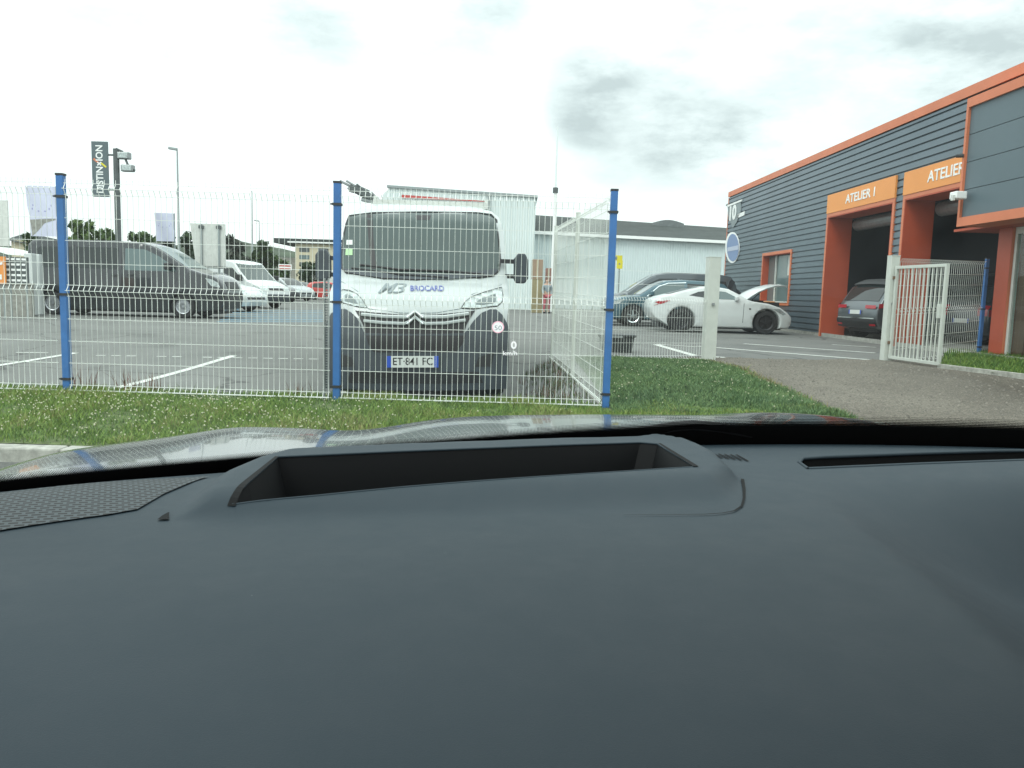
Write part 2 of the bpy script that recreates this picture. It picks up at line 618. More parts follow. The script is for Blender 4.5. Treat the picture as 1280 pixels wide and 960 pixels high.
# grass verges (turf sheets a little above the ground)
sheet('turf_front', rng(-9, 3.0, .1) + [3.0], rng(5.42, 7.6, .08) + [7.6], lambda x, y: gz(x, y) + .012 + .012 * math.sin(x * 9) * math.sin(y * 7), M['soil'])
def apron_right(y):
    return 3.02 + .05 * math.sin(y * 3) - max(0, y - 11.6) * .25
def apron(x, y):
    return 0.9 + .0 * y < x < apron_right(y) and 7.0 < y < 12.35 - max(0, 1.6 - x) * .35
sheet('turf_apron', rng(.85, 3.3, .07) + [3.3], rng(7.0, 12.5, .07) + [12.5], lambda x, y: gz(x, y) + .035, M['soil'], keep=apron)
# gravel drive to the gate
def drive(x, y):
    return x > 3.0 - max(0, y - 11.6) * .25 + .04 * math.sin(y * 5) and y < 13.35 + .18 * (x - 3.2) + .1 * math.sin(x * 2.3) + .05 * math.sin(x * 7) and not (x > 8.3 + .2 * (y - 14) and y > 10.5)
sheet('gravel_drive', rng(2.6, 16, .12), rng(4.9, 15.6, .12), lambda x, y: gz(x, y) + .012, M['gravel'], keep=drive)

# loose stones on the drive
rs = random.Random(21)
pts = []
for _ in range(5200):
    x, y = rs.uniform(3.0, 13), rs.uniform(6.0, 15)
    if drive(x, y):
        pts.append((x, y, gz(x, y) + .012))
pb_ = MB()
for (x, y, z) in pts:
    q = rs.uniform(.008, .028)
    a = rs.uniform(0, 3)
    c_, s_ = math.cos(a) * q, math.sin(a) * q
    pb_.add([(x + c_, y + s_, z), (x - s_ * .8, y + c_ * .8, z), (x - c_, y - s_, z), (x + s_ * .8, y - c_ * .8, z), (x + c_ * .2, y, z + q * .8)], [(0, 1, 4), (1, 2, 4), (2, 3, 4), (3, 0, 4)])
tag(pb_.build('loose_gravel', mat('loose_stones', (.17, .155, .13), .9, var=.6, scale=30)), 'loose pale stones scattered over the gravel drive', 'gravel', kind='stuff')
# kerb at the front of the verge
kb = MB()
for i in range(12):
    x0 = -9 + i * 1.0
    kb.box(x0 + .006, x0 + .994, 5.27, 5.41, 0, .135)
    kb.add([], [])
o = kb.build('kerb', M['kerb'], bevel=.012)
o['kind'] = 'structure'

# ------------------------------------------------------------------ grass blades and clover
def blades(name, pts, h0, h1, wdt, mats, seed=1, lean=.5):
    rs = random.Random(seed)
    v, f, mi = [], [], []
    for (x, y, z) in pts:
        cl = mnoise.noise((x * 1.6, y * 1.6, seed * 3.1)) + .5 * mnoise.noise((x * 5, y * 5, seed))
        if cl < -.42 and rs.random() < .55:
            continue
        h = rs.uniform(h0, h1) * (1 + .7 * cl)
        a = rs.uniform(0, 6.283)
        wx, wy = math.cos(a) * wdt, math.sin(a) * wdt
        lx, ly = rs.gauss(0, lean) * h, rs.gauss(0, lean) * h
        n = len(v)
        v += [(x - wx, y - wy, z), (x + wx, y + wy, z), (x + wx * .7 + lx * .4, y + wy * .7 + ly * .4, z + h * .6), (x - wx * .7 + lx * .4, y - wy * .7 + ly * .4, z + h * .6), (x + lx, y + ly, z + h)]
        f += [(n, n + 1, n + 2, n + 3), (n + 3, n + 2, n + 4)]
        k = min(len(mats) - 1, max(0, int((rs.random() * .8 + .1 + cl * .55) * len(mats))))
        mi += [k, k]
    me = bpy.data.meshes.new(name)
    me.from_pydata(v, [], f)
    for m_ in mats:
        me.materials.append(m_)
    me.polygons.foreach_set('material_index', mi)
    o = bpy.data.objects.new(name, me)
    COL.objects.link(o)
    o['kind'] = 'stuff'
    return o
def leafm(name, c, tr=.3):
    m = bpy.data.materials.new(name)
    m.use_nodes = True
    t = m.node_tree
    b = t.nodes['Principled BSDF']
    b.inputs['Base Color'].default_value = (*c, 1)
    b.inputs['Roughness'].default_value = .6
    b.inputs['Specular IOR Level'].default_value = .3
    return m
G1, G2, G3, G4 = leafm('grass_a', (.12, .21, .035)), leafm('grass_b', (.18, .27, .05)), leafm('grass_c', (.075, .155, .03)), leafm('grass_dry', (.25, .25, .09))
rs = random.Random(3)
pts = []
for _ in range(95000):
    x, y = rs.uniform(-6.3, 3.05), 5.44 + (7.62 - 5.44) * rs.random() ** .9
    pts.append((x, y, gz(x, y) + .01))
tag(blades('verge_grass', pts, .025, .07, .0035, [G3, G1, G1, G2, G2, G2, G4], 4), 'short green grass on the verge before the wire fence', 'grass')
pts = []
for _ in range(60000):
    x, y = rs.uniform(.9, 3.3), rs.uniform(7.0, 12.5)
    if apron(x + rs.gauss(0, .03), y):
        pts.append((x, y, gz(x, y) + .03))
tag(blades('apron_grass', pts, .02, .055, .0045, [leafm('grass_d', (.095, .18, .06)), leafm('grass_e', (.14, .22, .08)), leafm('grass_f', (.07, .14, .05))], 5), 'green grass between the fence corner and the gravel drive', 'grass')
# clover flowers
def flowers(name, pts, r, m, label):
    rs = random.Random(9)
    b = MB()
    for (x, y, z) in pts:
        q = r * rs.uniform(.7, 1.25)
        b.add([(x - q, y, z), (x, y - q, z), (x + q, y, z), (x, y + q, z), (x, y, z + q), (x, y, z - q)],
              [(0, 1, 4), (1, 2, 4), (2, 3, 4), (3, 0, 4), (1, 0, 5), (2, 1, 5), (3, 2, 5), (0, 3, 5)])
    o = b.build(name, m, None, smooth=True, angle=180)
    return tag(o, label, 'flowers', kind='stuff')
pts = []
clus = [(rs.uniform(-5.2, -1.0), rs.uniform(5.7, 7.2)) for _ in range(34)]
for _ in range(1150):
    if rs.random() < .7:
        c = rs.choice(clus)
        x, y = rs.gauss(c[0], .33), rs.gauss(c[1], .22)
    else:
        x, y = rs.uniform(-6, .8), rs.uniform(5.5, 7.4)
    if not 5.5 < y < 7.4 or (x > -1.2 and rs.random() < .75):
        continue
    pts.append((x, y, gz(x, y) + rs.uniform(.045, .085)))
M['clover'] = mat('clover_flower', (.50, .50, .34), .8)
flowers('clover_flowers', pts, .0075, M['clover'], 'small creamy clover flowers scattered in the verge grass')
pts = []
for _ in range(160):
    x, y = rs.uniform(1.0, 3.0), rs.uniform(7.3, 12)
    pts.append((x, y, gz(x, y) + rs.uniform(.06, .09)))
flowers('daisy_flowers', pts, .008, M['clover'], 'few pale flowers in the grass beside the gravel drive')

# ragged edge of turf and weeds along the gravel
pts = []
for _ in range(2600):
    y = rs.uniform(7.2, 12.6)
    x = apron_right(y) + abs(rs.gauss(0, .10)) - .02
    pts.append((x, y, gz(x, y) + .01))
tag(blades('edge_weeds', pts, .02, .07, .005, [G1, G3, G4, leafm('edge_dry', (.20, .17, .09))], 15), 'ragged weeds along the edge between the grass and the gravel drive', 'weeds')
# right hand grass patch with its kerb, by the showroom
SW0, SW1 = onground(1172, 461), onground(1282, 476)
def sw(x):                                # kerb line on the right
    p0, p1 = SW0, SW1
    return p0.y + (p1.y - p0.y) * (x - p0.x) / (p1.x - p0.x)
pA, pB, pC = onground(1172, 459), onground(1279, 474), onground(1224, 444)
pL = onground(1182, 446)
def rpatch(x, y):
    return y > sw(x) + .12 and x > pA.x + (pL.x - pA.x) * (y - pA.y) / (pL.y - pA.y) and y < pC.y + .25
sheet('turf_showroom', rng(pA.x - .3, pA.x + 5.4, .1), rng(pB.y - 3.5, pC.y + .5, .1), lambda x, y: gz(x, y) + .05, M['soil'], keep=rpatch)
pts = []
for _ in range(34000):
    x, y = rs.uniform(pA.x - .2, pA.x + 5.2), rs.uniform(pB.y - 3, pC.y + .3)
    if rpatch(x, y):
        pts.append((x, y, gz(x, y) + .05))
tag(blades('showroom_grass', pts, .03, .08, .006, [G1, G2, G3, G3], 6), 'grass patch below the showroom window', 'grass')
kb = MB()
x = pA.x - .15
while x < pA.x + 4.5:
    x1 = x + .5
    a, b_ = Vector((x, sw(x), 0)), Vector((x1 - .01, sw(x1 - .01), 0))
    z = gz(x, sw(x))
    kb.add([(a.x, a.y, z - .1), (b_.x, b_.y, z - .1), (b_.x, b_.y + .12, z - .1), (a.x, a.y + .12, z - .1), (a.x, a.y, z + .08), (b_.x, b_.y, z + .08), (b_.x, b_.y + .12, z + .08), (a.x, a.y + .12, z + .08)],
           [(0, 3, 2, 1), (4, 5, 6, 7), (0, 1, 5, 4), (1, 2, 6, 5), (2, 3, 7, 6), (3, 0, 4, 7)])
    x = x1
kb.build('kerb_showroom', M['kerb'], bevel=.01)['kind'] = 'structure'

# ------------------------------------------------------------------ painted markings
def stripe(b, p0, p1, wd, dz=.006, n=10):
    p0, p1 = Vector(p0), Vector(p1)
    d = (p1 - p0)
    d.z = 0
    q = Vector((-d.y, d.x, 0)).normalized() * wd / 2
    vs, fs = [], []
    for i in range(n + 1):
        c = p0.lerp(p1, i / n)
        for s_ in (-1, 1):
            e = c + q * s_
            vs.append((e.x, e.y, gz(e.x, e.y) + dz))
    for i in range(n):
        fs.append((2 * i, 2 * i + 1, 2 * i + 3, 2 * i + 2))
    b.add(vs, fs)
mk = MB()
a, b_ = onground(292, 445), onground(140, 487)
stripe(mk, a, a + (b_ - a) * 1.35, .12, n=30)
a, b_ = onground(95, 441.5), onground(0, 457)
stripe(mk, a, a + (b_ - a) * 1.5, .12, n=30)
for i in range(16):                       # worn dashes
    px = 120 + i * 19
    y_ = 445 + (px - 140) * .017
    if i in (3, 6): continue
    stripe(mk, onground(px, y_), onground(px + 12, y_ + .2), .075, n=2)
a, b_ = onground(60, 441.5), onground(20, 441)
stripe(mk, a, b_, .07)
for (q0, q1, wd) in [((868, 445), (958, 450.5), .16), ((820, 431), (872, 446), .12), ((872, 433), (1092, 450.5), .12), ((930, 430), (1094, 441.5), .12), ((1040, 431), (1095, 434.5), .10), ((820, 430.5), (870, 434), .08), ((820, 416.5), (880, 418), .08)]:
    stripe(mk, onground(*q0), onground(*q1), wd * 1.35, n=20)
mk.build('road_markings', M['line'])['kind'] = 'structure'
mk = MB()
for i in range(7):
    y0 = 388.6 + i * 2.3
    stripe(mk, onground(290 - i * 3, y0), onground(405, y0 - .6 + i * .1), .16 + .1 * (i % 2) , .005, n=6)
mk.build('blue_bay_markings', M['blue_line'])['kind'] = 'structure'

# ------------------------------------------------------------------ wire fences
FY = 7.36
PX = [at(85, 495, FY).x, at(422, 503, FY).x, at(757, 505, FY).x]
gap = (PX[2] - PX[0]) / 2
def fold_off(z):                           # the pressed folds of the panel stand out to the front
    for c in (.045, .945, 1.845):
        if abs(z - c) < .05:
            return (1 - abs(z - c) / .05) * .035
    return 0
ZV = [0.0, .0, .045, .09, .895, .945, .995, 1.795, 1.845, 1.895, 1.93]
ZH = [(.0, .0030), (.045, .0066), (.09, .0030), (.29, .0030), (.49, .0030), (.69, .0030), (.895, .0032), (.945, .0032), (.995, .0032), (1.19, .0030), (1.39, .0030), (1.59, .0030), (1.795, .0030), (1.845, .0030), (1.895, .0030)]
def mesh_panel(parent, a, b, h=1.93, wire=.0029, pitch=.05, flip=1, folds=True, jag=False, m='wire'):
    """a, b: base corner points in the parent's frame"""
    a, b = Vector(a), Vector(b)
    d = (b - a)
    Ln = Vector((d.x, d.y, 0)).length
    nrm = Vector((d.y, -d.x, 0)).normalized() * flip
    mb = MB()
    n = int(Ln / pitch)
    for i in range(n + 1):
        t = (i + .5 * (Ln / pitch - n)) * pitch / Ln
        base = a.lerp(b, t)
        pts_ = []
        for z in sorted(set(ZV)) if folds else [0, h - .02]:
            if z > h: continue
            pts_.append(base + Vector((0, 0, z)) + nrm * (fold_off(z) if folds else 0))
        mb.tube(pts_, wire, 4, cap=False)
    for z, r in ZH:
        if z > h: continue
        rr = r / .0030 * wire
        mb.tube([a + Vector((0, 0, z)) + nrm * (fold_off(z) + wire * 1.6), b + Vector((0, 0, z)) + nrm * (fold_off(z) + wire * 1.6)], rr, 4)
    return mb.build('mesh_panel', M[m], parent)
def post(parent, p, h=2.0, wd=.031, m='blue_post', clamps=(.16, .93, 1.80), name='post', front=-1):
    mb = MB().box(p[0] - wd, p[0] + wd, p[1] - wd, p[1] + wd, p[2] - .3, p[2] + h)
    o = mb.build(name, M[m], parent, bevel=.004)
    cp = MB().box(p[0] - wd - .003, p[0] + wd + .003, p[1] - wd - .003, p[1] + wd + .003, p[2] + h, p[2] + h + .018)
    cp.build('cap', M[m] if m != 'blue_post' else M['black_plastic'], o)
    for z in clamps:
        c = MB().box(p[0] - wd - .008, p[0] + wd + .008, p[1] - wd - .010, p[1] + wd + .006, p[2] + z - .011, p[2] + z + .011)
        c.box(p[0] - wd - .026, p[0] - wd - .008, p[1] - wd - .006, p[1] - wd + .006, p[2] + z - .007, p[2] + z + .007)
        c.build('clamp', M['black_plastic'], o)
    return o
fr = empty('wire_fence', (PX[1], FY, 0), 0, 'long white wire mesh fence with bright blue posts in front of the big white van', 'fence')
zb = .215
for i in range(-3, 3):
    xx = PX[0] + gap * i
    post(fr, (xx - PX[1], 0, zb - .02), 1.985)
    if i < 2:
        mesh_panel(fr, (xx + .05 - PX[1], -.045, zb), (xx + gap - .05 - PX[1], -.045, zb))
sl = MB()
for k in range(44):                        # slotted rail beside the middle post
    sl.box(-.118, -.092, .01, .014, zb + .06 + k * .024, zb + .06 + k * .024 + .012)
sl.box(-.128, -.118, -.01, .024, zb, zb + 1.12)
sl.box(-.092, -.082, -.01, .024, zb, zb + 1.12)
sl.build('slotted_rail', M['galv'], fr)

# side fence running away from the corner post
c0 = Vector((PX[2], FY + .04, .24))
c1v = at(690, 443, 11.9)
c1 = Vector((c1v.x, 11.9, .29))
sf = empty('wire_fence', (c0.x, c0.y, 0), 0, 'white wire mesh fence running away from the blue corner post beside the van', 'fence')
dd = c1 - c0
for i in range(2):
    a = c0.lerp(c1, i / 2) - Vector((c0.x, c0.y, 0))
    b_ = c0.lerp(c1, (i + 1) / 2) - Vector((c0.x, c0.y, 0))
    mesh_panel(sf, a + dd.normalized() * .06, b_ - dd.normalized() * .03, flip=-1, wire=.0024)
    post(sf, (b_.x, b_.y, b_.z - .03), 1.96, .024, 'gate_white', clamps=())
# low concrete base board under the side fence
bb = MB()
q = Vector((-dd.y, dd.x, 0)).normalized() * .025
for i in range(2):
    a = c0.lerp(c1, i / 2 + .01)
    b_ = c0.lerp(c1, (i + 1) / 2 - .005)
    vs = []
    for p_ in (a, b_):
        for s_ in (-1, 1):
            e = p_ + q * s_ - Vector((c0.x, c0.y, 0))
            vs += [(e.x, e.y, -.1), (e.x, e.y, p_.z - .01)]
    bb.add(vs, [(0, 4, 5, 1), (2, 3, 7, 6), (1, 5, 7, 3), (0, 2, 6, 4), (0, 1, 3, 2), (4, 6, 7, 5)])
bb.build('base_board', M['concrete'], sf)
# tall weeds along the foot of the fences
W1, W2 = leafm('weed_green', (.07, .11, .035)), leafm('weed_brown', (.15, .085, .055))
def weeds(pts, label, h=(.08, .28), mats=None, seed=2, n=7):
    pp = []
    r_ = random.Random(seed)
    for (x, y, k) in pts:
        for _ in range(n):
            xx, yy = x + r_.gauss(0, k), y + r_.gauss(0, k * .5)
            pp.append((xx, yy, gz(xx, yy)))
    return tag(blades('weeds', pp, h[0], h[1], .004, mats or [W1, W2], seed, .3), label, 'weeds')
rs = random.Random(12)
weeds([(c0.lerp(c1, rs.random()).x - rs.uniform(.08, .45), c0.lerp(c1, rs.random()).y, .1) for _ in range(150)], 'dark weeds on the low bank beside the side fence', (.03, .10), [W1, W1, W2, leafm('weed_dark', (.03, .045, .02))], 8, 9)
weeds([(at(px, 495, FY + .15).x, FY + .12 + rs.uniform(-.03, .1), .05) for px in (158, 165, 186, 190, 172, 372, 376, 100, 105)], 'reddish dry weeds at the foot of the front fence', (.08, .26), [W2, W2, leafm('weed_red', (.22, .10, .08))], 3, 14)
weeds([(at(px, 495, FY).x, FY + rs.uniform(-.1, .15), .12) for px in range(5, 750, 9)], 'low weeds growing under the front fence', (.03, .1), [W1, G2, G3], 5, 16)

# fence panel between the side fence and the left gate post
gp = onground(885, 450)
GPL = Vector((gp.x, gp.y, gz(gp.x, gp.y)))
lf = empty('wire_fence', (c1.x, c1.y, 0), 0, 'white wire mesh fence panel in front of the white coupe, ending at the gate post', 'fence')
a = Vector((.05, .05, .25))
b_ = GPL - Vector((c1.x, c1.y, 0)) + Vector((-.1, 0, 0))
b_.z = .25
mesh_panel(lf, a, b_, h=1.5, wire=.0028, pitch=.05)
# rectangular gate posts
def gate_post(px, py, top, wd, label):
    p = onground(px, py)
    h = at(px, top, p.y).z - p.z
    e = empty('gate_post', (p.x, p.y, p.z), R(4), label, 'gate post', None)
    MB().box(-wd, wd, -wd, wd, -.2, h).build('post_body', M['gate_white'], e, bevel=.006)
    MB().box(-wd - .004, wd + .004, -wd - .004, wd + .004, h, h + .012).build('cap', M['gate_white'], e)
    for z in (h * .55,):
        MB().box(-.02, .02, -wd - .03, -wd - .001, z - .02, z + .02).build('bracket', M['galv'], e)
    return e, p, h
eL, pL, hL = gate_post(885, 450, 322, .095, 'square cream gate post standing at the edge of the grass, before the white coupe')
eR, pR, hR = gate_post(1107, 451, 320, .075, 'square cream gate post carrying the open barred gate')
# open gate leaf
tip = onground(1174, 461)
gd = Vector((tip.x - pR.x, tip.y - pR.y, 0))
gl = empty('barred_gate', (pR.x, pR.y, pR.z), math.atan2(gd.y, gd.x), 'open gate of pale vertical bars swung out over the gravel', 'gate')
Lg = gd.length
hg = 1.62
fm = MB()
fm.box(.10, .15, -.025, .025, .05, hg).box(Lg - .05, Lg, -.025, .025, .05, hg).box(.15, Lg - .05, -.025, .025, hg - .05, hg).box(.15, Lg - .05, -.025, .025, .05, .10)
fm.build('gate_frame', M['gate_white'], gl, bevel=.004)
nb = 12
for i in range(1, nb):
    x = .15 + (Lg - .2) * i / nb
    MB().tube([(x, 0, .08), (x, 0, hg - .03)], .013, 6).build('bar', M['gate_white'], gl)
MB().box(-.02, .13, -.04, .04, hg - .22, hg - .17).build('hinge', M['rust'], gl)
MB().box(-.02, .13, -.04, .04, .3, .35).build('hinge', M['rust'], gl)
MB().box(Lg - .12, Lg - .05, -.05, .05, .78, 1.0).build('lock_case', M['gate_white'], gl, bevel=.005)
# mesh fence to the right of the gate with its blue post
bp_ = onground(1223, 445)
rf = empty('wire_fence', (pR.x, pR.y, 0), 0, 'white wire mesh fence between the open gate and the showroom corner', 'fence')
hf = 1.86
a = Vector((.1, 0, at(1112, 322, pR.y).z - hf))
b_ = Vector((bp_.x - pR.x, bp_.y - pR.y, at(1226, 326, bp_.y).z - hf))
mesh_panel(rf, a, b_ - Vector((.05, 0, 0)), wire=.0042, pitch=.085, h=1.86)
post(rf, (b_.x, b_.y, b_.z - .03), 1.93, .031, 'blue_post', clamps=(.2, .95, 1.75))

# black crate by the grass
cp_ = onground(772, 441)
k = 1009 / cp_.y
cr = empty('storage_box', (cp_.x, cp_.y + .25, cp_.z), R(-4), 'black plastic storage box with a lid standing at the back of the grass', 'box')
w2, hh = .30, .27
MB().add([(-w2 * .88, -.2, 0), (w2 * .88, -.2, 0), (w2 * .88, .2, 0), (-w2 * .88, .2, 0), (-w2, -.22, hh), (w2, -.22, hh), (w2, .22, hh), (-w2, .22, hh)],
         [(0, 3, 2, 1), (4, 5, 6, 7), (0, 1, 5, 4), (1, 2, 6, 5), (2, 3, 7, 6), (3, 0, 4, 7)]).build('tub', M['bin'], cr, bevel=.02, seg=3)
MB().box(-w2 - .03, w2 + .03, -.25, .25, hh + .002, hh + .045).build('lid', M['bin'], cr, bevel=.012, seg=3)
MB().box(-.1, .1, -.256, -.251, hh - .01, hh + .03).build('latch', M['galv'], cr)
# ------------------------------------------------------------------ workshop building
dv = ray(626, 366)
DV = Vector((dv.x, dv.y, 0)).normalized()
B0 = onground(1033, 421)
WZ = math.atan2(-DV.x, DV.y)
WM = Matrix.Translation(Vector((B0.x, B0.y, ZF))) @ Matrix.Rotation(WZ, 4, 'Z')
WI = WM.inverted()
def wpx(px, py, x0=0.0):
    o_ = WI @ CAM
    d = WI.to_3x3() @ ray(px, py)
    t = (x0 - o_.x) / d.x
    p = o_ + d * t
    return p.y, p.z
wk = empty('workshop_building', (B0.x, B0.y, ZF), WZ, 'blue grey ribbed metal workshop with orange trim and two open bay doors', 'building')
s_far = wpx(908, 330)[0]
z_top = (wpx(1100, 159)[1] + wpx(908, 244)[1]) / 2
s_near = -B0.y + 2.0
d1a, d1b = wpx(1036, 300)[0], wpx(1116, 300)[0]         # door 1: far and near jamb
d1z = wpx(1040, 271)[1]
d2a = wpx(1134, 260)[0]
d2b = d2a - (d1a - d1b)
w1a, w1b = wpx(955, 340)[0], wpx(989, 340)[0]
w1t, w1o = wpx(970, 318)[1], wpx(970, 378)[1]
cb_s = wpx(1206, 200, -.55)[0]                          # left end of the projecting facade box
print('workshop', s_far, z_top, d1a, d1b, d1z, d2a, d2b, w1a, w1b, w1t, w1o, cb_s)
TR = .09                                                 # trim width
# ribbed cladding
PITCH = .168
def clad(b, s0, s1, z0, z1):
    prof = []
    z = math.floor(z0 / PITCH) * PITCH
    while z < z1 + PITCH:
        for dz, x in ((0, -.004), (.008, -.046), (PITCH * .80, -.040), (PITCH * .80 + .006, -.004)):
            prof.append((z + dz, x))
        z += PITCH
    pr = []
    for i, (z, x) in enumerate(prof):
        if z < z0:
            if i + 1 < len(prof) and prof[i + 1][0] > z0:
                t = (z0 - z) / (prof[i + 1][0] - z)
                pr.append((z0, x + (prof[i + 1][1] - x) * t))
            continue
        if z > z1:
            zz, xx = prof[i - 1]
            t = (z1 - zz) / (z - zz)
            pr.append((z1, xx + (x - xx) * t))
            break
        pr.append((z, x))
    n = len(pr)
    vs = [(x, s0, z) for z, x in pr] + [(x, s1, z) for z, x in pr]
    b.add(vs, [(i, i + 1, n + i + 1, n + i) for i in range(n - 1)])
cl = MB()
clad(cl, w1a, s_far, .1, z_top - .2)
clad(cl, w1b, w1a, .1, w1o)
clad(cl, w1b, w1a, w1t, z_top - .2)
clad(cl, d1a, w1b, .1, z_top - .2)
clad(cl, d1b, d1a, d1z, z_top - .2)
clad(cl, d2a, d1b, .1, z_top - .2)
clad(cl, s_near, d2a, d1z, z_top - .2)
cl.build('cladding', M['cladding'], wk)
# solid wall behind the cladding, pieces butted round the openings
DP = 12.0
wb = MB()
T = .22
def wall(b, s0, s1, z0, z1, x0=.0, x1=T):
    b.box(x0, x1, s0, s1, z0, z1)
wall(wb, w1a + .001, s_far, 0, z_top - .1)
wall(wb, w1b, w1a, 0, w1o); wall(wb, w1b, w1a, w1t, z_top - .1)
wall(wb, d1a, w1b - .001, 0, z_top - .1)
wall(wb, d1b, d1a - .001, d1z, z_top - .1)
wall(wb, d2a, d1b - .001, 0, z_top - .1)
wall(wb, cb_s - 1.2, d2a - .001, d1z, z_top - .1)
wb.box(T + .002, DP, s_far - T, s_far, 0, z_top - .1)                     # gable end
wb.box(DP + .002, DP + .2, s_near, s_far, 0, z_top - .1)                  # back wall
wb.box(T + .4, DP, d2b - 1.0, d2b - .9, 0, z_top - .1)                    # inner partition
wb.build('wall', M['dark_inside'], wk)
MB().box(.05, DP + .2, s_near, s_far, z_top - .098, z_top - .02).build('roof', M['roof_dark'], wk)
MB().box(-.07, .045, s_near, s_far + .06, z_top - .17, z_top + .03).box(.046, DP, s_far + .0, s_far + .06, z_top - .2, z_top + .03).build('parapet_trim', M['orange'], wk)
MB().box(-.05, .0, s_far, s_far + .07, 0, z_top - .202).build('corner_trim', M['orange'], wk)
MB().box(-.035, -.002, s_near + 9.5, s_far, .0, .10).build('plinth', M['concrete'], wk)
# doors
REV = .62
def bay(sa, sb, zt, txt, tpx, clip=None):
    """sa far, sb near"""
    f = MB()
    f.box(-.07, .0, sa, sa + TR, 0, zt + TR)
    f.box(-.07, .0, max(sb - TR, clip or -99), sa - .001, zt + .001, zt + TR)
    if not clip:
        f.box(-.07, .0, sb - TR, sb, 0, zt)
    d = f.build('bay_door_frame', M['orange'], wk)
    r = MB().box(-.068, REV, sa - .03, sa - .001, 0, zt - .03).box(-.068, REV, sb, sa, zt - .03, zt)
    if not clip:
        r.box(-.068, REV, sb, sb + .03, 0, zt - .03)
    r.build('reveal', M['deep_orange'], d)
    sg = MB().box(-.085, -.035, max(sb - TR, clip or -99), sa + TR, zt + TR + .003, zt + TR + .52)
    so = sg.build('bay_sign', M['sign_orange'], wk)
    # rolled shutter under the lintel
    sh = MB()
    sh.tube([(REV + .16, sb + .06, zt - .2), (REV + .16, sa - .06, zt - .2)], .17, 14)
    sh.build('roller_shutter', M['galv'], wk)
    return so
so1 = bay(d1a, d1b, d1z, 'ATELIER 1', None)
so2 = bay(d2a, d2b, d1z, 'ATELIER 2', None, clip=cb_s + .03)
def wtext(s, px0, px1, py, size, m, parent, x0, name='lettering', ty=None, bold=.004, end=True):
    a, z = wpx(px0, py, x0)
    b, z2 = wpx(px1, py, x0)
    o = text(name, s, size, m, parent, Matrix.Identity(4), .004, bold)
    w_ = max(v.co.x for v in o.data.vertices) - min(v.co.x for v in o.data.vertices)
    o.data.transform(Matrix.Diagonal(((a - b) / w_, 1, 1, 1)))
    mid = (a + b) / 2
    o.data.transform(basis((x0 - .004, mid, (z + z2) / 2 if ty is None else ty), (0, -1, 0), (0, 0, 1)))
    return o
wtext('ATELIER 1', 1058, 1094, 249.5, .32, M['ink_white'], so1, -.087, bold=.005, ty=d1z + TR + .26)
aa = wpx(1161, 228, -.087)[0]
ll = wpx(1058, 249.5, -.087)[0] - wpx(1094, 249.5, -.087)[0]
o = text('lettering', 'ATELIER 2', .33, M['ink_white'], so2, Matrix.Identity(4), .004, .005)
w_ = max(v.co.x for v in o.data.vertices) - min(v.co.x for v in o.data.vertices)
o.data.transform(Matrix.Diagonal((ll / w_, 1, 1, 1)))
o.data.transform(basis((-.091, aa - ll * .47, d1z + TR + .26), (0, -1, 0), (0, 0, 1)))
# interior surfaces of the bays
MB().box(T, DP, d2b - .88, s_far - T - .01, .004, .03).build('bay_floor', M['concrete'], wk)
rk = MB()
for i in range(3):
    rk.box(4.8, 5.3, d1b + .3, d1a + 2.5, .5 + i * .7, .54 + i * .7)
for s_ in (d1b + .3, d1a + 2.4):
    rk.box(4.8, 4.85, s_, s_ + .05, .03, 2.1)
rk.build('tool_shelf', M['dark_steel'], wk)
MB().box(4.2, 4.6, d1b + 1.0, d1a + 1.4, .03, 1.55).build('work_counter', M['concrete'], wk)
# window
wf = MB()
wf.box(-.07, 0, w1a, w1a + TR, w1o - TR, w1t + TR).box(-.07, 0, w1b - TR, w1b, w1o - TR, w1t + TR).box(-.07, 0, w1b, w1a, w1t, w1t + TR).box(-.07, 0, w1b, w1a, w1o - TR, w1o)
wo = wf.build('window_frame', M['orange'], wk)
MB().box(-.066, .2, w1a - .02, w1a - .001, w1o, w1t).box(-.066, .2, w1b, w1a - .02, w1t - .02, w1t - .001).build('reveal', M['deep_orange'], wo)
MB().box(-.09, .2, w1b + .02, w1a - .03, w1o, w1o + .04).box(.1, .14, w1a - .9, w1a - .85, w1o + .04, w1t - .02).build('sill', M['offwhite'], wo)
MB().box(.15, .16, w1b, w1a - .03, w1o + .04, w1t - .02).build('pane', M['pale_glass'], wo)
MB().box(.145, .149, w1b + .05, w1b + .75, w1o + .9, w1t - .06).build('blind', M['offwhite'], wo)
# orange crate-like board leaning by the window
a_, z_ = wpx(958, 378, -.1)
MB().box(-.36, -.12, a_ - .9, a_ + .1, .62, .95).build('letter_box', M['sign_orange'], wk)
# two badges
def wdisk(poly_px, m, x0, name, parent=wk, th=.03):
    pl = [wpx(a, b, x0) for a, b in poly_px]
    return MB().prism(pl, lambda s_, z, o_: (x0 - o_, s_, z), 0, th).build(name, m, parent)
shd = wdisk([(910.5, 258), (926.5, 250.5), (927, 263), (922, 277), (917, 285), (911, 270)], M['ink_grey'], -.04, 'shield_badge')
wtext('10', 911.5, 919.5, 266, .78, M['ink_white'], shd, -.075, bold=.03, ty=wpx(915, 266.5, -.08)[1] - .02)
wdisk([(922.5, 268), (931.5, 264), (931, 269), (922, 273)], M['ink_white'], -.04, 'small_sign')
wdisk([(910, 256.6), (928.2, 249.2), (928, 251.6), (910, 259)], M['ink_white'], -.05, 'badge_edge', shd, .04)
cx_, cy_, rx_, ry_ = 916, 309.5, 8.6, 19.5
rnd = wdisk([(cx_ + rx_ * math.cos(t * math.pi / 12), cy_ + ry_ * math.sin(t * math.pi / 12)) for t in range(24)], M['ink_white'], -.04, 'round_badge')
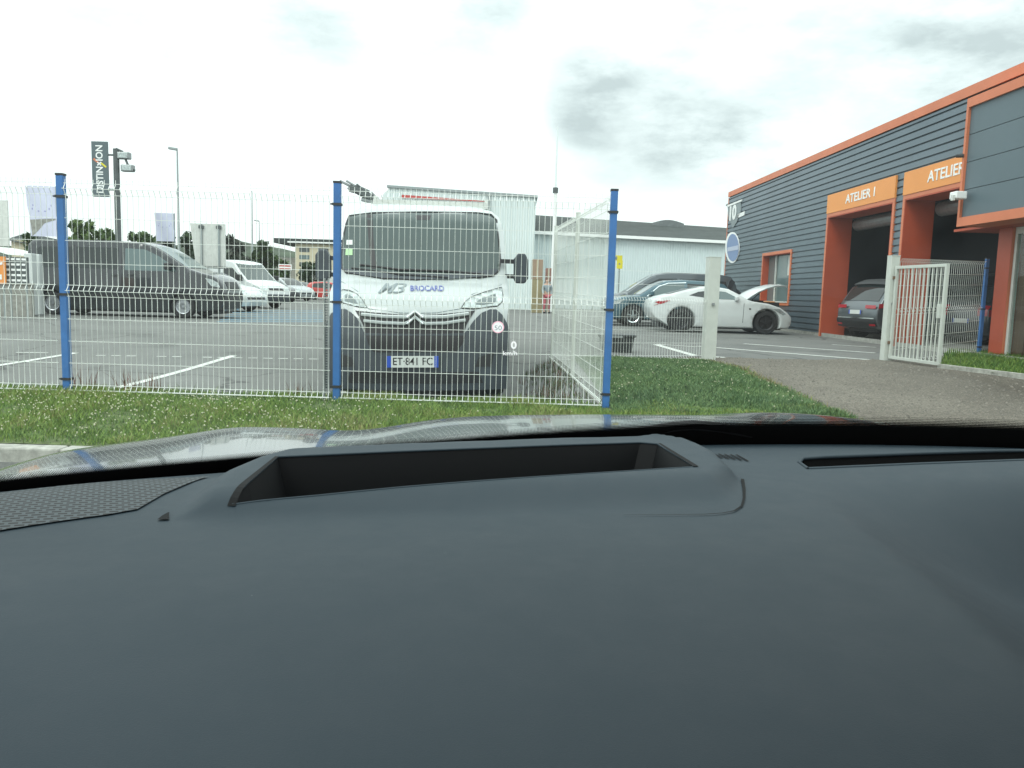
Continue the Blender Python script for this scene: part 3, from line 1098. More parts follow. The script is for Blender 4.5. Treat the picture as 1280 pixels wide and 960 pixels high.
wdisk([(cx_ + rx_ * .86 * math.cos(t * math.pi / 12), cy_ + ry_ * .88 * math.sin(t * math.pi / 12)) for t in range(24)], mat('badge_blue', (.19, .27, .45), .5), -.074, 'badge_field', rnd, .006)
wdisk([(909.5, 309.5), (923, 306.5), (923, 312), (909.5, 314.5)], mat('badge_band', (.45, .50, .62), .5), -.084, 'badge_band', rnd, .006)
MB().tube([(-.02, s_far + .02, wpx(905, 258)[1]), (-.02, s_far + .35, wpx(905, 258)[1])], .05, 8).build('wall_spout', M['galv'], wk)

# projecting facade box over the showroom
xb = -.55
z_b, z_bt = wpx(1204, 283, xb)[1], wpx(1212, 124, xb)[1]
e_s = cb_s - 11
fb = MB()
fr_w = .17
hgt = (z_bt - fr_w) - (z_b + fr_w)
for i in range(4):
    fb.box(xb, -.04, e_s, cb_s - .07, z_b + fr_w + hgt * i / 4 + (.012 if i else 0), z_b + fr_w + hgt * (i + 1) / 4)
fb.build('facade_panels', M['panel_grey'], wk)
MB().box(xb + .03, -.05, e_s, cb_s - .075, z_b + fr_w, z_bt - fr_w).build('facade_core', M['dark_inside'], wk)
ft = MB()
ft.box(xb - .05, -.038, e_s, cb_s, z_b, z_b + fr_w - .002).box(xb - .05, -.038, e_s, cb_s, z_bt - fr_w, z_bt).box(xb - .05, -.038, cb_s - .068, cb_s, z_b + fr_w, z_bt - fr_w - .002)
ft.build('facade_trim', M['orange'], wk)
# flood light and small camera on the corner
fz = wpx(1204, 246, xb - .1)
fl_ = MB().box(xb - .30, xb - .09, fz[0] - .12, fz[0] + .12, fz[1] - .05, fz[1] + .09)
fo = fl_.build('security_lamp', M['ink_white'], wk, bevel=.02)
MB().box(xb - .088, xb - .052, fz[0] - .03, fz[0] + .03, fz[1] - .04, fz[1] + .04).build('lamp_bracket', M['offwhite'], fo)
MB().box(xb - .34, xb - .302, fz[0] - .09, fz[0] - .01, fz[1] - .08, fz[1] + .02).build('lamp_sensor', M['offwhite'], fo)
z_ = wpx(1213, 192, xb - .06)[1]
MB().tube([(xb - .05, cb_s - .04, z_), (xb - .16, cb_s + .02, z_ + .0)], .035, 8).build('wall_spot', M['black_plastic'], wk)
# showroom: end post, glazed wall
xs0 = .30
ps0 = wpx(1240, 400, xs0 + .02)[0]
ps1 = ps0 - .42
PZ = z_b - .002
MB().box(xs0 + .0, xs0 + .26, ps1, ps0, 0, PZ).build('showroom_pillar', M['orange'], wk, bevel=.005)
MB().box(xs0 - .003, xs0 + .0, ps1, ps0 - .004, 0, PZ).build('pillar_shaded_face', M['deep_orange'], wk)  # side facing the yard in deeper orange, its shade put into the colour
MB().box(xs0 + .27, DP, ps0 - .12, ps0 - .04, 0, z_top - .3).build('showroom_side_wall', M['dark_inside'], wk)
MB().box(-.03, xs0 + 3, e_s, ps0 + 1.0, z_b + .001, z_b + .05).build('soffit', M['deep_orange'], wk)
gx = xs0 + .05
g0 = ps1 - .01
zs = wpx(1260, 446, gx)[1]
gw = MB()
gw.box(gx, gx + .08, g0 - .07, g0, zs, PZ - .002).box(gx - .02, gx + .1, e_s + 1, g0, zs - .06, zs - .001).box(gx, gx + .08, e_s + 1, g0 - .071, PZ - .13, PZ - .002)
for s_ in (g0 - 2.6, g0 - 5.2):
    gw.box(gx, gx + .08, s_ - .03, s_ + .03, zs, PZ - .131)
wfr = gw.build('shop_window', M['offwhite'], wk)
MB().box(gx + .03, gx + .036, e_s + 1, g0 - .072, zs + .001, PZ - .132).build('pane', thin_glass('shop_glass', 1.28, tint=(.86, .92, .90)), wfr)
MB().box(gx + .09, gx + .14, g0 - .40, g0 - .08, zs, PZ - .14).build('inner_frame', M['brown_frame'], wk)
MB().box(gx - .02, gx + .1, e_s + 1, g0, 0, zs - .061).build('window_plinth', M['concrete'], wk)
MB().box(gx + .12, 7, e_s + 1, ps0 - .13, .0, .05).build('showroom_floor', M['concrete'], wk)
MB().box(7, 7.1, e_s + 1, ps0 - .13, .05, PZ).build('showroom_back_wall', mat('showroom_wall', (.20, .22, .21), .8, var=.15, scale=.8), wk)
# things in the window
def wpos(x, s_, z): return WM @ Vector((x, s_, z))
ix = gx + .22
ds = wpx(1256, 400, ix)[0]
shf = empty('display_shelf', wpos(ix, ds, zs), WZ, 'pale metal shelf of parcels just inside the showroom window', 'shelf')
sh = MB()
for z in (.02, .52, 1.02):
    sh.box(0, .5, -1.3, 0, z, z + .03)
sh.build('shelf_board', M['pale_glass'], shf)
for s_ in (-.03, -1.3):
    for x_ in (0, .47):
        MB().box(x_, x_ + .03, s_, s_ + .03, 0, 1.75).build('upright', M['offwhite'], shf)
for (dx, ds_, z, w_, h_, lab, mt) in [(.05, -.42, .555, .38, .36, 'cardboard box with a white label on the upper shelf of the showroom window', 'card'), (.08, -.40, .052, .34, .30, 'cardboard box on the lowest shelf of the showroom window', 'card'),
                                      (.05, -.92, .555, .42, .30, 'cardboard box right of the labelled one on the upper shelf', 'card'), (.04, -.36, 1.055, .32, .28, 'pale cardboard box on top of the window shelf below the blue bag', 'offwhite')]:
    p_ = wpos(ix + dx, ds + ds_, zs + z)
    b_o = MB().box(0, .36, -w_ / 2, w_ / 2, 0, h_).build('cardboard_box', M[mt], None, bevel=.006)
    b_o.location = p_
    b_o.rotation_euler = (0, 0, WZ)
    tag(b_o, lab, 'box', 'boxes in the showroom window')
    MB().box(-.003, -.0005, -w_ * .25, w_ * .2, h_ * .35, h_ * .85).build('paper_label', M['ink_white'], b_o)
bag = MB()
rs = random.Random(5)
nu, nv = 14, 9
vs = []
for j in range(nv + 1):
    for i in range(nu):
        th, ph = 2 * math.pi * i / nu, math.pi * j / nv
        r_ = .27 * (1 + rs.uniform(-.16, .16)) * (1 if j not in (0, nv) else .3)
        vs.append((r_ * math.sin(ph) * math.cos(th) * .8, r_ * math.sin(ph) * math.sin(th) * 1.35, r_ * math.cos(ph) * .8 + .22))
bag.add(vs, [(j * nu + i, j * nu + (i + 1) % nu, (j + 1) * nu + (i + 1) % nu, (j + 1) * nu + i) for j in range(nv) for i in range(nu)])
bo = bag.build('plastic_bag', M['blue_bag'], None, smooth=True, angle=40)
bo.location = wpos(ix + .25, ds - .5, zs + 1.34)
bo.rotation_euler = (0, 0, WZ)
tag(bo, 'crumpled blue grey plastic bag on top of the boxes in the showroom window', 'bag')
hp = MB()
pts_ = [(0, .45 - .9 * t, .25 + .55 * math.sin(t * 2.2) - .1 * math.cos(t * 7)) for t in [i / 20 for i in range(21)]]
hp.tube(pts_, .018, 6)
pts_ = [(.05, -.1 + .28 * math.cos(t), .75 + .33 * math.sin(t)) for t in [1.2 + i / 20 * 3.6 for i in range(21)]]
hp.tube(pts_, .016, 6)
ho = hp.build('white_hose', M['ink_white'], None)
ho.location = wpos(ix + .2, ds - .35, zs + 1.55)
ho.rotation_euler = (0, 0, WZ)
tag(ho, 'looped white hose lying over the blue bag in the showroom window', 'hose')

# ------------------------------------------------------------------ white warehouse and the long dark roofed hall
def px_wall(p0, p1, D0, D1=None):
    a, b = at(*p0, D0), at(*p1, D1 or D0)
    return a, b
A, Bq = at(486, 234, 49), at(670, 247, 49)
wh = empty('warehouse', (A.x, 49, ZF), 0, 'tall white metal clad warehouse behind the roof of the big white van', 'building')
Wd, Hh = Bq.x - A.x, Bq.z - ZF
Ha = A.z - ZF
wm = MB()
n = 60
vs, fs = [], []
for i in range(n + 1):                    # ribbed front
    x = Wd * i / n
    for dx, dy in ((0, 0), (Wd / n * .55, 0), (Wd / n * .62, .05), (Wd / n * .93, .05)):
        xx = x + dx
        if xx > Wd: break
        h = Ha + (Hh - Ha) * xx / Wd
        vs += [(xx, dy, 0), (xx, dy, h)]
m_ = len(vs) // 2
fs = [(2 * i, 2 * i + 2, 2 * i + 3, 2 * i + 1) for i in range(m_ - 1)]
wm.add(vs, fs)
wm.add([(0, .06, 0), (0, 26, 0), (0, 26, Ha), (0, .06, Ha), (Wd, .06, 0), (Wd, 26, 0), (Wd, 26, Hh), (Wd, .06, Hh)], [(0, 1, 2, 3), (4, 7, 6, 5), (1, 5, 6, 2)])
wm.build('wall', M['warehouse'], wh)
MB().add([(-.1, -.1, Ha - .02), (Wd + .1, -.1, Hh - .02), (Wd + .1, 26, Hh - .02), (-.1, 26, Ha - .02), (-.1, -.1, Ha + .12), (Wd + .1, -.1, Hh + .12), (Wd + .1, 26, Hh + .12), (-.1, 26, Ha + .12)],
         [(0, 3, 2, 1), (4, 5, 6, 7), (0, 1, 5, 4), (1, 2, 6, 5), (2, 3, 7, 6), (3, 0, 4, 7)]).build('roof', M['pole_grey'], wh)
r0, r1 = at(502, 246, 48.9), at(611, 252, 48.9)
MB().add([(r0.x - A.x, -.06, r0.z - ZF - .05), (r1.x - A.x, -.06, r1.z - ZF - .02), (r1.x - A.x, -.06, r1.z - ZF + .02), (r0.x - A.x, -.06, r0.z - ZF + .13)], [(0, 1, 2, 3)]).build('red_stripe', M['red_paint'], wh)
pp_ = at(611, 250, 48.8)
MB().box(pp_.x - A.x - .06, pp_.x - A.x + .06, -.16, -.05, 0, Hh + .1).build('downpipe', M['pole_grey'], wh)
q0 = at(486, 234, 49).x - at(476, 241, 49).x
MB().add([(-q0, .5, 0), (-.01, .5, 0), (-.01, .5, Ha), (-q0, .5, Ha - .4), (-q0, 20, 0), (-.01, 20, 0), (-.01, 20, Ha), (-q0, 20, Ha - .4)], [(0, 1, 2, 3), (4, 7, 6, 5), (3, 2, 6, 7), (0, 3, 7, 4)]).build('side_wing', M['warehouse'], wh)

# hall with the dark pitched roof
Dh = 57
e0, e1 = at(660, 291, Dh), at(1000, 308, Dh)
hl = empty('hall_building', (e0.x, Dh, ZF), 0, 'long low white hall with a dark pitched roof behind the side fence and the cars', 'building')
Wl = e1.x - e0.x
z0_, z1_ = e0.z - ZF, e1.z - ZF
r0, r1 = at(660, 268, Dh + 6), at(905, 287, Dh + 6)
zr0 = r0.z - ZF
zr1 = r1.z - ZF - (r0.z - r1.z) * .0
vs, n = [], 110
for i in range(n + 1):
    for dx, dy in ((0, 0), (.5, 0), (.56, .06), (.94, .06)):
        xx = Wl * (i + dx) / n
        vs += [(xx, dy, 0), (xx, dy, z0_ + (z1_ - z0_) * xx / Wl)]
MB().add(vs, [(2 * i, 2 * i + 2, 2 * i + 3, 2 * i + 1) for i in range(len(vs) // 2 - 1)]).build('wall', M['warehouse_far'], hl)
MB().add([(-.2, -.35, z0_), (Wl, -.35, z1_), (Wl, 6, zr1), (-.2, 6, zr0), (-.2, 12, z0_), (Wl, 12, z1_)], [(0, 1, 2, 3), (3, 2, 5, 4), (0, 3, 4), (1, 5, 2)]).build('roof', M['roof_dark'], hl)
MB().add([(-.2, -.42, z0_ - .08), (Wl, -.42, z1_ - .08), (Wl, -.42, z1_ + .12), (-.2, -.42, z0_ + .12), (-.2, -.3, z0_ - .08), (Wl, -.3, z1_ - .08), (Wl, -.3, z1_ + .12), (-.2, -.3, z0_ + .12)],
         [(0, 1, 2, 3), (3, 2, 6, 7), (0, 4, 5, 1)]).build('gutter', M['ink_white'], hl)
dm = at(833, 276, Dh + 6)
vs = []
for i in range(13):
    t = i / 12
    vs += [(dm.x - e0.x - 1.2 + 2.4 * t, 5.0, dm.z - ZF - .8), (dm.x - e0.x - 1.2 + 2.4 * t, 5.2, dm.z - ZF - .25 + .25 * math.sin(math.pi * t))]
MB().add(vs, [(2 * i, 2 * i + 2, 2 * i + 3, 2 * i + 1) for i in range(12)]).build('roof_light', M['dark_steel'], hl)
# yellow sign on a bracket and small signboards by the hall
ys0, ys1 = at(764, 319, 44), at(778, 336, 44)
yb = empty('yellow_sign', ((ys0.x + ys1.x) / 2, 44, ZF), 0, 'small yellow sign with dark dots hanging by the white hall', 'sign')
cx0, cz0 = 0, (ys0.z + ys1.z) / 2 - ZF
wy, hy = (ys1.x - ys0.x) / 2, (ys0.z - ys1.z) / 2
MB().box(-wy, wy * .9, -.03, .03, cz0 + hy * .25, cz0 + hy).box(wy * .0, wy, -.028, .028, cz0 - hy, cz0 + hy * .249).build('sign_board', M['yellow'], yb)
MB().tube([(-wy * .1, 0, cz0 + hy * .6), (0, -.035, cz0 + hy * .6)], .1, 8).build('dot', M['ink_grey'], yb)
MB().box(wy * .35, wy * .6, -.036, -.031, cz0 - hy * .4, cz0 - hy * .15).build('dot', M['ink_grey'], yb)
MB().tube([(wy * .5, .05, 0), (wy * .5, .05, cz0)], .04, 6).build('sign_pole', M['pole_grey'], yb)

# ------------------------------------------------------------------ beige block far left, low wall, boards
b0, b1 = at(318, 303, 120), at(440, 303, 120)
be = empty('apartment_block', (b0.x, 120, ZF), 0, 'long beige block with rows of windows and a flat dark roof, far behind the vans', 'building')
bw, bh = b1.x - b0.x, b0.z - ZF
x_m = (at(369, 302, 120).x - b0.x)
MB().box(x_m, bw, 0, 12, 0, bh).build('wall', M['beige'], be)
MB().box(0, x_m - .02, 1.5, 12, 0, bh * .72).build('annex_wall', M['concrete'], be)
MB().box(x_m - 3, bw + .4, -.5, 12.5, bh, bh + .7).build('roof', M['roof_dark'], be)
for r_ in range(5):
    for c_ in range(3):
        xx = x_m + .6 + c_ * (bw - x_m) / 3
        zz = bh - .9 - r_ * 1.05 - .3
        if zz < .3: continue
        wdo = MB().box(xx, xx + 1.5, -.03, .02, zz, zz + .62).build('window', M['pale_glass'] if r_ % 2 else M['dark_steel'], be)
MB().box(x_m - 1, x_m + 8, -.52, -.50, bh + .1, bh + .3).build('fascia', M['ink_white'], be)
# small house far left
h0 = at(14, 300, 60)
ho_ = empty('house', (h0.x, 60, ZF), 0, 'small cream house with a dark roof far left behind the grey van', 'building')
hz = h0.z - ZF
MB().box(0, 2.6, 0, 5, 0, hz).build('wall', M['beige'], ho_)
MB().add([(-.3, -.3, hz), (2.9, -.3, hz - .5), (2.9, 5.3, hz - .5), (-.3, 5.3, hz), (-.3, 2.5, hz + .7), (2.9, 2.5, hz + .1)], [(0, 1, 5, 4), (2, 3, 4, 5), (0, 4, 3), (1, 2, 5)]).build('roof', M['roof_dark'], ho_)
# low wall at the far left with boards on it
p0, p1 = onground(-60, 394), onground(40, 396)
lw = empty('low_wall', (p0.x, p0.y, p0.z), math.atan2(p1.y - p0.y, p1.x - p0.x), 'low pale concrete wall at the far left before the boards', 'wall')
ll_ = (p1 - p0).length
zt_ = at(20, 356, p0.y).z - p0.z
MB().box(0, ll_, 0, .2, -.1, zt_).build('wall_body', M['concrete'], lw)
MB().box(-.02, ll_ + .02, -.03, .23, zt_ + .001, zt_ + .05).build('coping', M['kerb'], lw)
def board(name, px0, px1, py0, py1, D, m, lab, cat, lines=None, lm='ink_white'):
    a, b_ = at(px0, py1, D), at(px1, py0, D)
    a2, b2 = at(px0, py0, D), at(px1, py1, D)
    e = empty(name, ((a.x + b_.x) / 2, D, gz(a.x, D)), 0, lab, cat)
    zz = gz(a.x, D)
    hw = (b_.x - a.x) / 2
    o = MB().box(-hw, hw, -.02, .02, a.z - zz, a2.z - zz).build('board_face', m, e)
    for s_ in (-hw * .7, hw * .7):
        MB().tube([(s_, .04, 0), (s_, .04, a2.z - zz)], .025, 6).build('support', M['pole_grey'], e)
    return e, hw, a.z - zz, a2.z - zz
e, hw, za, zb_ = board('banner_board', -22, 6.5, 320, 354, 19.5, M['sign_orange'], 'orange banner board above the low wall at the far left edge', 'sign')
MB().add([(-hw * .1, -.026, za + .1), (hw * .7, -.026, za + .1), (hw * .7, -.026, za + .22), (-hw * .1, -.026, za + .22)], [(0, 1, 2, 3)]).build('banner_line', M['ink_white'], e)
MB().add([(0, -.026, za + .4), (hw * .8, -.026, za + .46), (hw * .8, -.026, za + .52), (0, -.026, za + .46)], [(0, 1, 2, 3)]).build('banner_line', M['ink_white'], e)
e, hw, za, zb_ = board('notice_board', 7.5, 35, 321, 354, 19.6, M['dark_steel'], 'dark notice board with rows of white squares beside the orange banner', 'sign')
nbm = MB()
rs = random.Random(8)
for r_ in range(5):
    for c_ in range(4):
        x0_ = -hw * .9 + c_ * hw * .46
        z0b = za + .05 + r_ * (zb_ - za) / 5
        nbm.add([(x0_, -.025, z0b), (x0_ + hw * rs.uniform(.25, .4), -.025, z0b), (x0_ + hw * .34, -.025, z0b + .05), (x0_, -.025, z0b + .05)], [(0, 1, 2, 3)])
nbm.build('board_lines', M['ink_white'], e)
# pale curved kiosk roof and white cabinet at the far left
a, b_ = at(-30, 318, 24), at(33, 318, 24)
ki = empty('white_shelter', ((a.x + b_.x) / 2, 24, gz(a.x, 24)), 0, 'white shelter with a curved roof behind the banner boards', 'shelter')
hw = (b_.x - a.x) / 2
zz = gz(a.x, 24)
zt0, zt1 = at(0, 307, 24).z - zz, at(33, 320, 24).z - zz
vs = []
for i in range(11):
    t = i / 10
    z = zt1 + (zt0 - zt1) * math.sin(math.pi * (.5 + t / 2)) if t > 0 else zt0
    vs += [(-hw + 2 * hw * t, -.9, z), (-hw + 2 * hw * t, 1.2, z)]
MB().add(vs, [(2 * i, 2 * i + 2, 2 * i + 3, 2 * i + 1) for i in range(10)]).build('curved_roof', M['offwhite'], ki)
MB().box(-hw, hw, 1.1, 1.2, 0, zt1 - .02).build('back_panel', M['concrete'], ki)
for s_ in (-hw + .1, hw - .1):
    MB().tube([(s_, -.8, 0), (s_, -.8, zt1)], .04, 8).build('leg', M['pole_grey'], ki)
e, hw, za, zb_ = board('tall_panel', -14, 9.5, 250, 307, 26, M['offwhite'], 'tall plain grey white panel cut by the left edge of the picture', 'sign')
# white barrier posts
def white_post(px0, px1, top, bot, lab):
    p = onground((px0 + px1) / 2, bot)
    w_ = (px1 - px0) / 1009 * p.y / 2
    e = empty('barrier_post', tuple(p), 0, lab, 'post', 'white barrier posts by the low wall')
    h = at((px0 + px1) / 2, top, p.y).z - p.z
    MB().box(-w_, w_, -w_, w_, 0, h).build('post_body', M['white_paint'], e, bevel=.012)
    MB().box(-w_ - .02, w_ + .02, -w_ - .02, w_ + .02, h * .45, h * .5).build('collar', M['white_paint'], e, bevel=.005)
    MB().box(-w_ - .03, w_ + .03, -w_ - .03, w_ + .03, 0, .03).build('foot_plate', M['galv'], e)
    return e
white_post(35.5, 45.5, 317, 394.5, 'wider left one of the two white barrier posts before the grey van')
white_post(47, 53.5, 318, 394, 'slimmer right one of the two white barrier posts before the grey van')

# ------------------------------------------------------------------ poles, lamps, flags
def ztop(px, py, D): return at(px, py, D).z - gz(at(px, py, D).x, D)
D = 34
p = at(148, 300, D)
bs = empty('banner_mast', (p.x, D, gz(p.x, D)), 0, 'grey mast with a hanging vertical grey banner and flood lamps, behind the grey van', 'mast')
zt_ = ztop(144, 186, D)
x_t = at(144, 186, D).x - p.x
MB().tube([(0, 0, 0), (x_t * .0, 0, zt_)], .12, 10).build('mast', M['dark_steel'], bs)
zb0, zb1 = ztop(125, 246, D), ztop(125, 177, D)
xa, xb_ = at(115.5, 210, D).x - p.x, at(135.5, 210, D).x - p.x
bn = MB().box(xa, xb_, -.04, .04, zb0, zb1).build('banner', mat('banner_grey', (.10, .135, .145), .6), bs)
tm = Matrix.Translation(Vector(((xa + xb_) / 2, -.043, (zb0 + zb1) / 2))) @ Matrix(((0, -1, 0, 0), (0, 0, -1, 0), (1, 0, 0, 0), (0, 0, 0, 1)))
ht = zb1 - zb0
o = text('lettering', 'DISTIN\u00D7ION', .40, M['ink_white'], bn, Matrix.Identity(4), .004, .008)
w_ = max(v.co.x for v in o.data.vertices) - min(v.co.x for v in o.data.vertices)
o.data.transform(Matrix.Diagonal((ht * .86 / w_, 1, 1, 1)))
o.data.transform(tm)
xc_ = (xa + xb_) / 2
zc_ = zb0 + ht * .615
MB().add([(xc_ - .28, -.045, zc_ + .13), (xc_ - .22, -.045, zc_ + .19), (xc_ + .0, -.045, zc_ + .0), (xc_ - .05, -.045, zc_ - .05)], [(0, 1, 2, 3)]).build('orange_stroke', M['orange'], bn)
MB().add([(xc_ + .02, -.045, zc_ - .02), (xc_ + .07, -.045, zc_ + .03), (xc_ + .28, -.045, zc_ - .14), (xc_ + .24, -.045, zc_ - .2)], [(0, 1, 2, 3)]).build('yellow_stroke', M['yellow'], bn)
for z in (zt_ - .25, ztop(140, 237, D)):
    MB().tube([(xb_, 0, z), (0, 0, z)], .04, 6).build('arm', M['dark_steel'], bs)
for (dx, dz) in ((.28, -.25), (.42, -.75)):
    lf_ = MB().box(dx - .2, dx + .3, -.14, .14, zt_ + dz - .16, zt_ + dz + .12).build('flood_lamp', M['galv'], bs, bevel=.04)
    MB().box(dx - .14, dx + .24, -.145, -.141, zt_ + dz - .12, zt_ + dz + .08).build('lamp_glass', M['lamp_clear'], lf_)
MB().tube([(0, 0, zt_), (.25, 0, zt_ - .1), (.5, 0, zt_ - .7), (.75, 0, zt_ - .85)], .05, 6).build('lamp_arm', M['dark_steel'], bs)
def street_lamp(px, top, D, arm, lab, head=1):
    p = at(px, top, D)
    z0 = gz(p.x, D)
    e = empty('street_lamp', (p.x, D, z0), 0, lab, 'street lamp', 'tall thin street lamps')
    h = p.z - z0
    MB().tube([(0, 0, 0), (0, 0, h)], .10, 8, r1=.045).build('pole', M['pole_grey'], e)
    MB().box(min(0, arm), max(0, arm), -.1, .1, h - .02, h + .14, Matrix.Translation((0, 0, h)) @ Matrix.Rotation(R(8) * (1 if arm < 0 else -1), 4, 'Y') @ Matrix.Translation((0, 0, -h))).build('lamp_head', M['pole_grey'], e, bevel=.03)
    return e
street_lamp(221.5, 188, 52, -.55, 'tall thin grey street lamp right of the banner mast')
street_lamp(324, 277, 110, -.7, 'faint far street lamp above the dark trees and white van')
street_lamp(315, 240, 90, -.05, 'bare thin pole rising between the trees beyond the white van')
street_lamp(478, 246, 75, -.1, 'short pole lamp peeping over the left end of the warehouse roof')
p = at(697, 159, 46)
fp = empty('flagpole', (p.x, 46, ZF), 0, 'tall white flagless pole standing behind the side fence', 'pole')
MB().tube([(0, 0, 0), (0, 0, ztop(697, 238, 46))], .13, 8, r1=.09).build('lower_pole', M['ink_white'], fp)
MB().tube([(0, 0, ztop(697, 238, 46)), (0, 0, ztop(697, 159, 46))], .06, 8, r1=.04).build('upper_pole', M['warehouse'], fp)
MB().tube([(0, 0, ztop(697, 239, 46) - .1), (0, 0, ztop(697, 237, 46) + .1)], .16, 8).build('collar', M['dark_steel'], fp)
def flag(px0, px1, py0, py1, D, lab, curved):
    a, b_ = at(px0, py0, D), at(px1, py1, D)
    p = at(px1, py1, D)
    z0 = gz(p.x, D)
    e = empty('feather_flag', (p.x, D, z0), 0, lab, 'flag', 'pale advertising flags')
    W_ = b_.x - a.x
    z1, zz = a.z - z0, b_.z - z0
    pole = MB().tube([(0, 0, 0), (0, 0, z1)], .03, 6).build('flag_pole', M['pole_grey'], e)
    def fn(u, v, o): return (-W_ + u * W_, -.02 - o + .06 * math.sin(u * 5 + v * 3), zz + v * (z1 - zz))
    pl = [(.12, 0), (1, 0), (1, 1), (0, 1), (.02, .6), (.10, .35)] if curved else [(.06, 0), (1, 0), (1, 1), (0, 1)]
    f = patch(pl, fn, .006, (.12, .12)).build('flag_cloth', M['flag'], e, smooth=True)
    ink = MB()
    for (v0, u0, u1, hh_) in ((.60, .22, .85, .035), (.53, .18, .80, .035), (.49, .4, .7, .02)):
        ink.add([fn(u0, v0, .008), fn(u1, v0, .008), fn(u1, v0 + hh_, .008), fn(u0, v0 + hh_, .008)], [(0, 1, 2, 3)])
    ink.build('flag_writing', M['flag_ink'], f)
    if curved:
        patch([(.16, .0), (.62, .26), (.98, .33), (.98, .36), (.1, .33)], lambda u, v, o: fn(u, v, o + .004), 0, (.12, .12)).build('flag_swoosh', M['concrete'], f)
    return e
flag(31.5, 72, 232, 296, 30, 'large pale lavender advertising flag behind the left blue post', True)
flag(193, 218.5, 266, 302, 36, 'small pale lavender advertising flag over the front of the grey van', False)
# white sign panel seen from the back
a, b_ = at(237.5, 279, 27), at(282, 336, 27)
e = empty('sign_panel', ((a.x + b_.x) / 2, 27, gz(a.x, 27)), 0, 'large blank off white sign panel on two legs behind the grey van bonnet', 'sign')
hw = (b_.x - a.x) / 2
z1, z0 = a.z - gz(a.x, 27), b_.z - gz(a.x, 27)
MB().add([(-hw, 0, z1), (-hw * .68, 0, z0), (hw, 0, z0), (hw, 0, z1), (-hw, .04, z1), (-hw * .68, .04, z0), (hw, .04, z0), (hw, .04, z1)], [(0, 1, 2, 3), (4, 7, 6, 5), (0, 4, 5, 1), (1, 5, 6, 2), (2, 6, 7, 3), (3, 7, 4, 0)]).build('panel', M['offwhite'], e)
for s_ in (-.35, .65):
    MB().box(hw * s_ - .03, hw * s_ + .03, -.05, -.003, 0, z1 - .02).build('leg', M['pole_grey'], e)
    MB().box(hw * s_ - .08, hw * s_ + .08, -.06, -.004, z1 - .16, z1 - .06).build('clip', M['dark_steel'], e)
MB().box(-hw * .9, hw, -.055, -.004, z0 + .0, z0 + .07).build('rail', M['dark_steel'], e)
# small red and white sign on a post, beyond the white van
a, b_ = at(348, 330, 62), at(364.5, 338, 62)
e = empty('road_sign', ((a.x + b_.x) / 2, 62, ZF), 0, 'small white sign with red stripes on a post beyond the white van', 'sign')
hw = (b_.x - a.x) / 2
MB().box(-hw, hw, 0, .04, b_.z - ZF, a.z - ZF).build('board_face', M['ink_white'], e)
MB().box(-hw * .9, hw * .9, -.01, -.001, a.z - ZF - .18, a.z - ZF - .08).box(-hw * .9, hw * .9, -.01, -.001, b_.z - ZF + .05, b_.z - ZF + .15).build('stripes', M['red_paint'], e)
MB().tube([(0, .08, 0), (0, .08, b_.z - ZF + .2)], .05, 6).build('sign_post', M['pole_grey'], e)
# boxes stacked by the warehouse
def pbox(px0, px1, py0, py1, D, m, lab, zbase=None):
    a, b_ = at(px0, py1, D), at(px1, py0, D)
    z0 = zbase if zbase is not None else a.z
    o = MB().box(-(b_.x - a.x) / 2, (b_.x - a.x) / 2, 0, .9, 0, at(px0, py0, D).z - z0).build('cardboard_box', m, None, bevel=.02)
    o.location = ((a.x + b_.x) / 2, D, z0)
    tag(o, lab, 'box', 'boxes stacked outside the warehouse')
    MB().box(-.04, .04, -.004, -.001, .02, at(px0, py0, D).z - z0 - .02).build('tape', M['beige'], o)
    return at(px0, py0, D).z
z = pbox(664, 679, 349, 385, 42, mat('olive_board', (.30, .26, .15), .8, var=.1), 'lower olive brown box of the stack by the white warehouse', ZF)
pbox(664.5, 679, 324, 348.6, 42, M['card'], 'tall brown box on top of the olive one by the white warehouse', z + .004)
z = pbox(679.8, 689, 352, 385, 43.5, mat('grey_board', (.28, .30, .29), .8, var=.1), 'grey box behind the standing person near the warehouse', ZF)
pbox(682, 689.5, 335, 351.5, 43.5, M['card_red'], 'reddish box on top of the grey one behind the standing person', z + .004)

